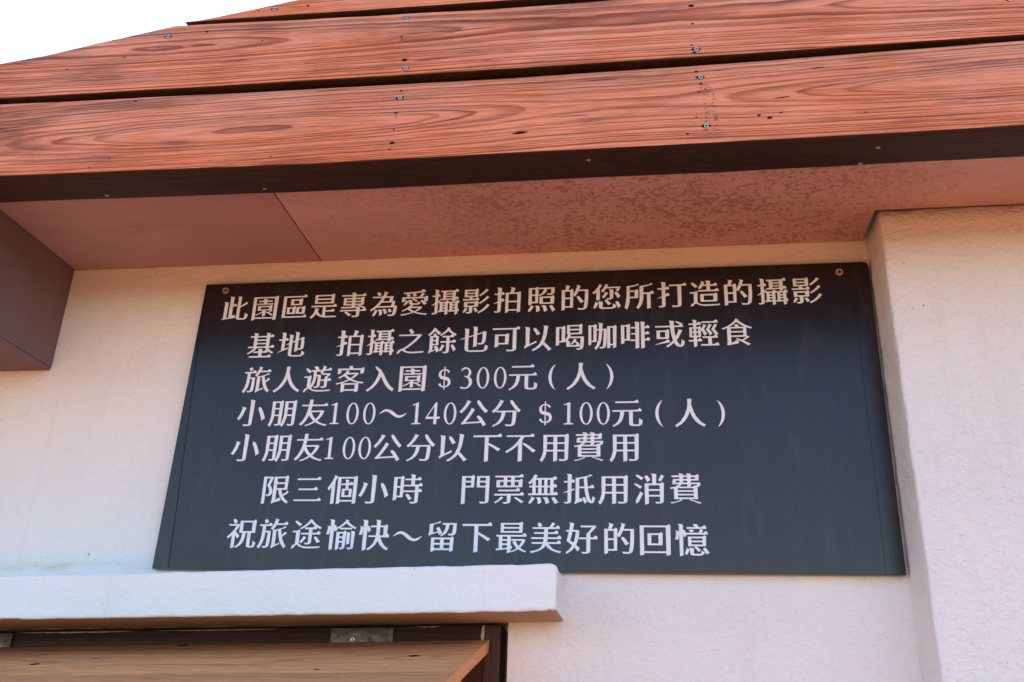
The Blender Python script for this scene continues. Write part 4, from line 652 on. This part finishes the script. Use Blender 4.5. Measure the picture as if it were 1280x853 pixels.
    '餘': [[486,205,466,161,445,118,424,78,428,9,439,2,496,34,520,77,545,124,568,173,597,191,555,213,462,247,496,205], [802,170,827,122,851,74,871,30,883,-16,975,59,962,74,939,117,914,164,888,211,849,232,805,214], [288,74,185,34,185,218,379,218,379,546,312,546,301,580,290,607,279,635,275,643,183,614,188,601,199,572,207,546,82,546,81,72,66,13,45,-13,42,-14,50,-29,60,-53,68,-76,92,-54,112,-37,151,-17,216,12,297,48,320,-43,414,24,408,31,394,71,377,114,359,157,360,163,318,185,221,162,255,120], [290,362,290,268,185,268,185,362], [290,413,185,413,185,497,290,497], [189,799,156,748,118,700,76,657,17,611,26,594,38,568,47,544,100,585,138,617,176,653,212,692,240,728,264,705,294,675,321,645,345,617,374,589,452,661,406,682,377,710,344,740,310,769,284,790,294,810,206,849], [445,356,445,304,642,304,642,8,632,-32,668,-20,533,-19,541,-39,556,-61,566,-71,612,-71,646,-72,672,-64,723,-41,738,-29,727,-55,739,4,746,304,954,304,958,368,899,414,824,356,746,356,746,491,883,491,887,557,828,603,753,545,502,545,502,491,642,491,642,356], [646,789,599,730,544,676,482,627,410,585,427,564,439,544,503,580,554,611,603,648,650,688,685,726,727,683,775,642,825,605,876,572,935,534,946,556,959,579,972,595,918,625,867,660,819,699,775,743,737,786,753,810,674,852]],
    '0': [[455,360,447,464,422,560,384,640,335,697,279,726,221,726,165,697,116,640,78,560,53,464,45,360,53,256,78,160,116,80,165,23,221,-6,279,-6,335,23,384,80,422,160,447,256], [375,360,369,256,351,163,323,89,289,41,250,25,211,41,177,89,149,163,131,256,125,360,131,464,149,557,177,631,211,679,250,695,289,679,323,631,351,557,369,464]],
    '1': [[110,0,410,0,410,30,310,50,310,730,280,730,110,655,115,625,215,655,215,50,110,30]],
    '4': [[280,0,375,0,375,180,480,180,480,250,375,250,375,730,320,730,15,220,15,180,280,180], [280,250,75,250,280,600]],
    '3': [[92,593,120,631,152,657,187,671,223,677,260,670,293,648,311,611,318,571,317,531,310,493,296,456,273,415,293,392,345,414,383,462,401,523,396,586,369,642,327,684,281,716,227,732,170,729,120,702,83,658,65,607], [172,409,222,397,263,373,295,342,318,305,332,266,337,225,337,184,328,143,311,103,282,68,243,43,197,33,151,39,105,60,69,74,51,16,87,8,140,-9,199,-12,258,-4,315,18,367,53,409,103,435,164,442,232,427,297,393,355,345,399,289,427,229,436,173,429]],
    '$': [[428,575,396,616,351,650,300,668,247,672,194,664,144,644,100,610,67,563,53,505,59,446,82,391,134,339,236,312,334,286,347,271,363,245,370,216,367,180,355,144,330,111,291,88,246,78,200,88,163,113,139,148,127,192,55,158,86,111,133,73,187,50,245,43,303,45,360,65,410,101,447,152,460,214,453,274,429,329,378,381,264,418,175,435,163,449,145,474,137,505,138,539,148,574,171,607,205,630,247,637,289,629,324,608,349,578,363,538], [232,-30,268,-30,268,760,232,760]],
    '(': [[295,790,243,750,196,700,156,642,125,577,101,508,86,435,80,360,86,285,101,212,125,143,156,78,196,20,243,-30,295,-70,304,-61,270,-8,243,48,220,107,201,168,189,231,181,295,180,360,181,425,189,489,201,552,220,613,243,672,270,728,304,781]],
    ')': [[196,781,230,728,257,672,280,613,299,552,311,489,319,425,320,360,319,295,311,231,299,168,280,107,257,48,230,-8,196,-61,205,-70,257,-30,304,20,344,78,375,143,399,212,414,285,420,360,414,435,399,508,375,577,344,642,304,700,257,750,205,790]],
    '～': [[66,352,127,386,184,411,236,426,280,430,323,421,369,398,416,361,468,318,526,277,589,243,653,218,720,210,786,222,844,256,897,302,946,352,934,368,873,334,816,309,764,294,720,290,677,299,631,322,584,359,532,402,474,443,411,477,347,502,280,510,214,498,156,464,103,418,54,368]],
}

def decode(cs):
    return [[(c[i] / 1000, c[i + 1] / 1000) for i in range(0, len(c), 2)] for c in cs]
def winding(p, c):
    w = 0
    for i in range(len(c)):
        (x1, y1), (x2, y2) = c[i - 1], c[i]
        if (y1 > p[1]) != (y2 > p[1]) and p[0] < (x2 - x1) * (p[1] - y1) / (y2 - y1) + x1: w += 1 if y2 > y1 else -1
    return w
def glyph(ch):
    """one character as (points, triangles): constrained triangulation, keeping what the outlines wind round"""
    cs = decode(GLYPHS[ch])
    pts = [Vector(p) for c in cs for p in c]
    edges, s = [], 0
    for c in cs:
        edges += [(s + i, s + (i + 1) % len(c)) for i in range(len(c))]; s += len(c)
    vs, _, fs, _, _, _ = delaunay_2d_cdt(pts, edges, [], 0, 1e-5)
    keep = []
    for f in fs:
        m = (vs[f[0]] + vs[f[1]] + vs[f[2]]) / 3
        if sum(winding(m, c) for c in cs): keep.append(tuple(f))
    return [(v.x, v.y) for v in vs], keep
EM = .0715
ROWS = [
 ('此園區是專為愛攝影拍照的您所打造的攝影', [0.095, 0.172, 0.249, 0.323, 0.397, 0.473, 0.549, 0.625, 0.7, 0.774, 0.857, 0.935, 1.009, 1.084, 1.159, 1.234, 1.309, 1.385, 1.461], -0.0709, -0.0691),
 ('基地拍攝之餘也可以喝咖啡或輕食', [0.176, 0.253, 0.398, 0.474, 0.548, 0.623, 0.699, 0.775, 0.85, 0.924, 0.999, 1.074, 1.151, 1.227, 1.301], -0.172, -0.1677),
 ('旅人遊客入園$300元(人)', [0.178, 0.254, 0.329, 0.408, 0.482, 0.559, 0.635, 0.686, 0.725, 0.765, 0.818, 0.884, 0.95, 1.015], -0.2598, -0.2669),
 ('小朋友100～140公分$100元(人)', [0.177, 0.253, 0.33, 0.381, 0.423, 0.463, 0.519, 0.575, 0.613, 0.653, 0.707, 0.782, 0.871, 0.923, 0.962, 1.0, 1.053, 1.122, 1.189, 1.256], -0.3429, -0.3577),
 ('小朋友100公分以下不用費用', [0.175, 0.251, 0.328, 0.378, 0.423, 0.46, 0.513, 0.59, 0.665, 0.742, 0.817, 0.892, 0.968, 1.045], -0.4274, -0.4328),
 ('限三個小時門票無抵用消費', [0.262, 0.338, 0.417, 0.49, 0.568, 0.72, 0.795, 0.87, 0.947, 1.02, 1.097, 1.173], -0.5257, -0.5263),
 ('祝旅途愉快～留下最美好的回憶', [0.196, 0.268, 0.347, 0.425, 0.5, 0.575, 0.652, 0.728, 0.803, 0.877, 0.953, 1.032, 1.107, 1.183], -0.6247, -0.6346),
]
_mesh = {}
def char_mesh(ch):
    """one flat printed character, centred on its own origin; alike characters share it"""
    if ch not in _mesh:
        pts, F = glyph(ch)
        mx = (min(p[0] for p in pts) + max(p[0] for p in pts)) / 2
        V = [((a - mx) * EM, 0, (b_ - .385) * EM) for a, b_ in pts]
        me = bpy.data.meshes.new('character'); me.from_pydata(V, [], F); me.materials.append(M['letters'])
        bm = bmesh.new(); bm.from_mesh(me)
        for f in bm.faces:
            f.normal_update()
            if f.normal.y > 0: f.normal_flip()
        bm.to_mesh(me); bm.free()
        _mesh[ch] = me
    return _mesh[ch]
for text, xs_, z0, z1 in ROWS:
    for ch, x in zip(text, xs_):
        put('character', char_mesh(ch), (x, -.0219, z0 + (z1 - z0) * (x - xs_[0]) / (xs_[-1] - xs_[0])), sg)

# ------------------------------------------------------------------ window frame and open shutter
wf = empty('window_frame', (0, .05, -1.4)); tag(wf, 'dark stained timber window frame under the white ledge', 'window frame')
def tbox(name, x0, x1, y0, y1, z0, z1, m, parent, bev=.002):
    o = box(name, x0, x1, y0, y1, z0, z1, m, parent, bev)
    for v in o.data.vertices: v.co.z += drop(v.co.x)
    return o
def tloft(name, x0, x1, y0, y1, z0, z1, m, parent, amp, seed, step=.02):
    o = loft(name, span(x0, x1, step), lambda s: section(y0, y1, z0, z1, .003, 2, (2, 3)), lambda s, a, b: (s, a, b + drop(s)), m, parent, amp=amp, freq=17, seed=seed)
    return o
tloft('header', -1.46, .749, .004, .075, -.868, -.8085, M['dark_frame'], wf, .0012, 4)
tbox('jamb', .7505, .784, -.003, .085, -1.93, -.8085, M['upright'], wf, .003)
tbox('inner_jamb', .700, .7485, .022, .085, -1.93, -.8695, M['upright'], wf, .003)
tbox('jamb', -1.498, -1.462, -.003, .085, -1.93, -.8085, M['upright'], wf, .003)
tbox('sill', -1.46, .749, -.01, .09, -1.945, -1.90, M['dark_frame'], wf, .003)
# broken edges of old filler left on the frame
def chip(x0, x1, z0, z1, y, n, seed, vertical):
    rnd = random.Random(seed); V, F = [], []
    for i in range(n + 1):
        t = i / n; w = math.sin(math.pi * min(1, max(0, t))) ** .5 * rnd.uniform(.35, 1)
        if vertical:
            z = z0 + (z1 - z0) * t; a, b = (x0 + x1) / 2 - (x1 - x0) / 2 * w, (x0 + x1) / 2 + (x1 - x0) / 2 * rnd.uniform(.8, 1)
            V += [(a, y, z), (b, y, z), (b, y + .003, z), (a, y + .003, z)]
        else:
            x = x0 + (x1 - x0) * t; a, b = z1 - (z1 - z0) * w, z1
            V += [(x, y, a + drop(x)), (x, y + .003, a + drop(x)), (x, y + .003, b + drop(x)), (x, y, b + drop(x))]
    for i in range(n):
        for j in range(4): F.append((i * 4 + j, i * 4 + (j + 1) % 4, i * 4 + 4 + (j + 1) % 4, i * 4 + 4 + j))
    F += [(0, 1, 2, 3), (n * 4, n * 4 + 1, n * 4 + 2, n * 4 + 3)]
    return obj('filler_chip', V, F, M['filler'], wf, smooth=None)
chip(-.31, -.03, -.8130, -.8095, .0015, 26, 3, False)
chip(.02, .30, -.8120, -.8098, .0018, 26, 6, False)
chip(.60, .655, -.8125, -.8096, .0016, 8, 9, False)
chip(.690, .7025, -1.02, -.876, .0185, 22, 12, True)
chip(.7420, .7502, -.845, -.811, .0008, 8, 15, True)

ANG = R(14)
ca, sa = math.cos(ANG), math.sin(ANG)
FT = .026
sh = empty('window_shutter', (0, -.005, -.85)); tag(sh, 'pinkish timber shutter flap propped open below the white ledge', 'shutter')
def flap_pt(x, L, t):    # x along the wall, L outwards down the slope, t below the top face
    return (x, -.006 - L * ca - t * sa, -.8405 - .0339 * (.762 - x) - L * sa - t * ca)
def flap_plank(L0, L1, seed, x1=.762):
    xs_ = span(-1.44, x1, .05)
    return loft('plank', xs_, lambda s: section(L0, L1, 0, FT, .0016, 2, (1, 4)), lambda s, a, b: flap_pt(s, a, b), M['board_flap'], sh, amp=.0007, freq=12, seed=seed)
flap_plank(0, .3380, 1)
pl2 = flap_plank(.3395, .56, 2)
flap_plank(.5625, .78, 3)
# white scratches and a knot or two on the face
def mark(x, L, lx, lw, ang, m, name, t=-.0009):
    V = []
    for u, v in ((-lx, 0), (0, -lw), (lx, 0), (0, lw)):
        V.append(flap_pt(x + u * math.cos(ang) - v * math.sin(ang), L + u * math.sin(ang) + v * math.cos(ang), t))
    o = obj(name, V, [(0, 1, 2, 3)], m, sh)
    return o
for x, L, lx, a in ((-.02, .148, .011, .9), (-.05, .190, .006, .9), (.015, .05, .006, -.3), (-.03, .255, .010, .1), (.17, .05, .006, .3), (.19, .21, .004, .2), (.53, .02, .010, 0), (.56, .06, .012, .05), (.30, .12, .004, .5), (.42, .29, .012, .05), (.62, .28, .008, .1)):
    mark(x, L, lx, .0022, a, M['scratch'], 'scratch')
for x, L, lx, lw in ((.10, .018, .016, .010), (-.10, .225, .012, .010), (.648, .185, .014, .010), (.505, .315, .007, .005), (-.01, .165, .008, .004)):
    mark(x, L, lx, lw, .1, M['hole'], 'knot')
# hinges
def hinge(x0, x1, zc_shift=0, bright=()):
    V, F = box_data(x0, x1, -.0015, .0025, -.8505, -.8115)
    h = obj('hinge', [(x, y - .003, z + drop(x)) for x, y, z in V], F, M['brass'], sh)
    me = h.data; bm = bmesh.new(); bm.from_mesh(me); bmesh.ops.recalc_face_normals(bm, faces=bm.faces)
    bmesh.ops.bevel(bm, geom=bm.edges[:], offset=.0007, segments=2, affect='EDGES'); bm.to_mesh(me); bm.free()
    w = x1 - x0
    for i, (fx, z, b) in enumerate(((.12, -.8265, 0), (.36, -.8345, 1), (.63, -.8345, 0), (.89, -.8265, 0))):
        x = x0 + w * fx
        put('screw', hs_b if b else hs, (x, -.0050, z + drop(x)), h, (0, random.uniform(0, 1.5), 0))
    # knuckle barrel along the pin
    Vb, Fb = [], []
    ns = 10
    for j, xx in enumerate((x0, x1)):
        for i in range(ns):
            a = 2 * math.pi * i / ns; Vb.append((xx, -.0058 + .0042 * math.cos(a), -.8535 + drop(xx) + .0042 * math.sin(a)))
    Fb = [(i, (i + 1) % ns, ns + (i + 1) % ns, ns + i) for i in range(ns)] + [tuple(range(ns)), tuple(range(ns, 2 * ns))]
    obj('knuckle', Vb, Fb, M['brass'], h, smooth=True)
hs = disc_mesh('screw', .0052, .0008, 14, [M['brass'], M['slot']])
hs_b = disc_mesh('screw', .0052, .0010, 14, [M['brass_screw'], M['slot']])
hinge(.4195, .5555)
hinge(-.4550, -.3170)
hinge(-1.25, -1.115)
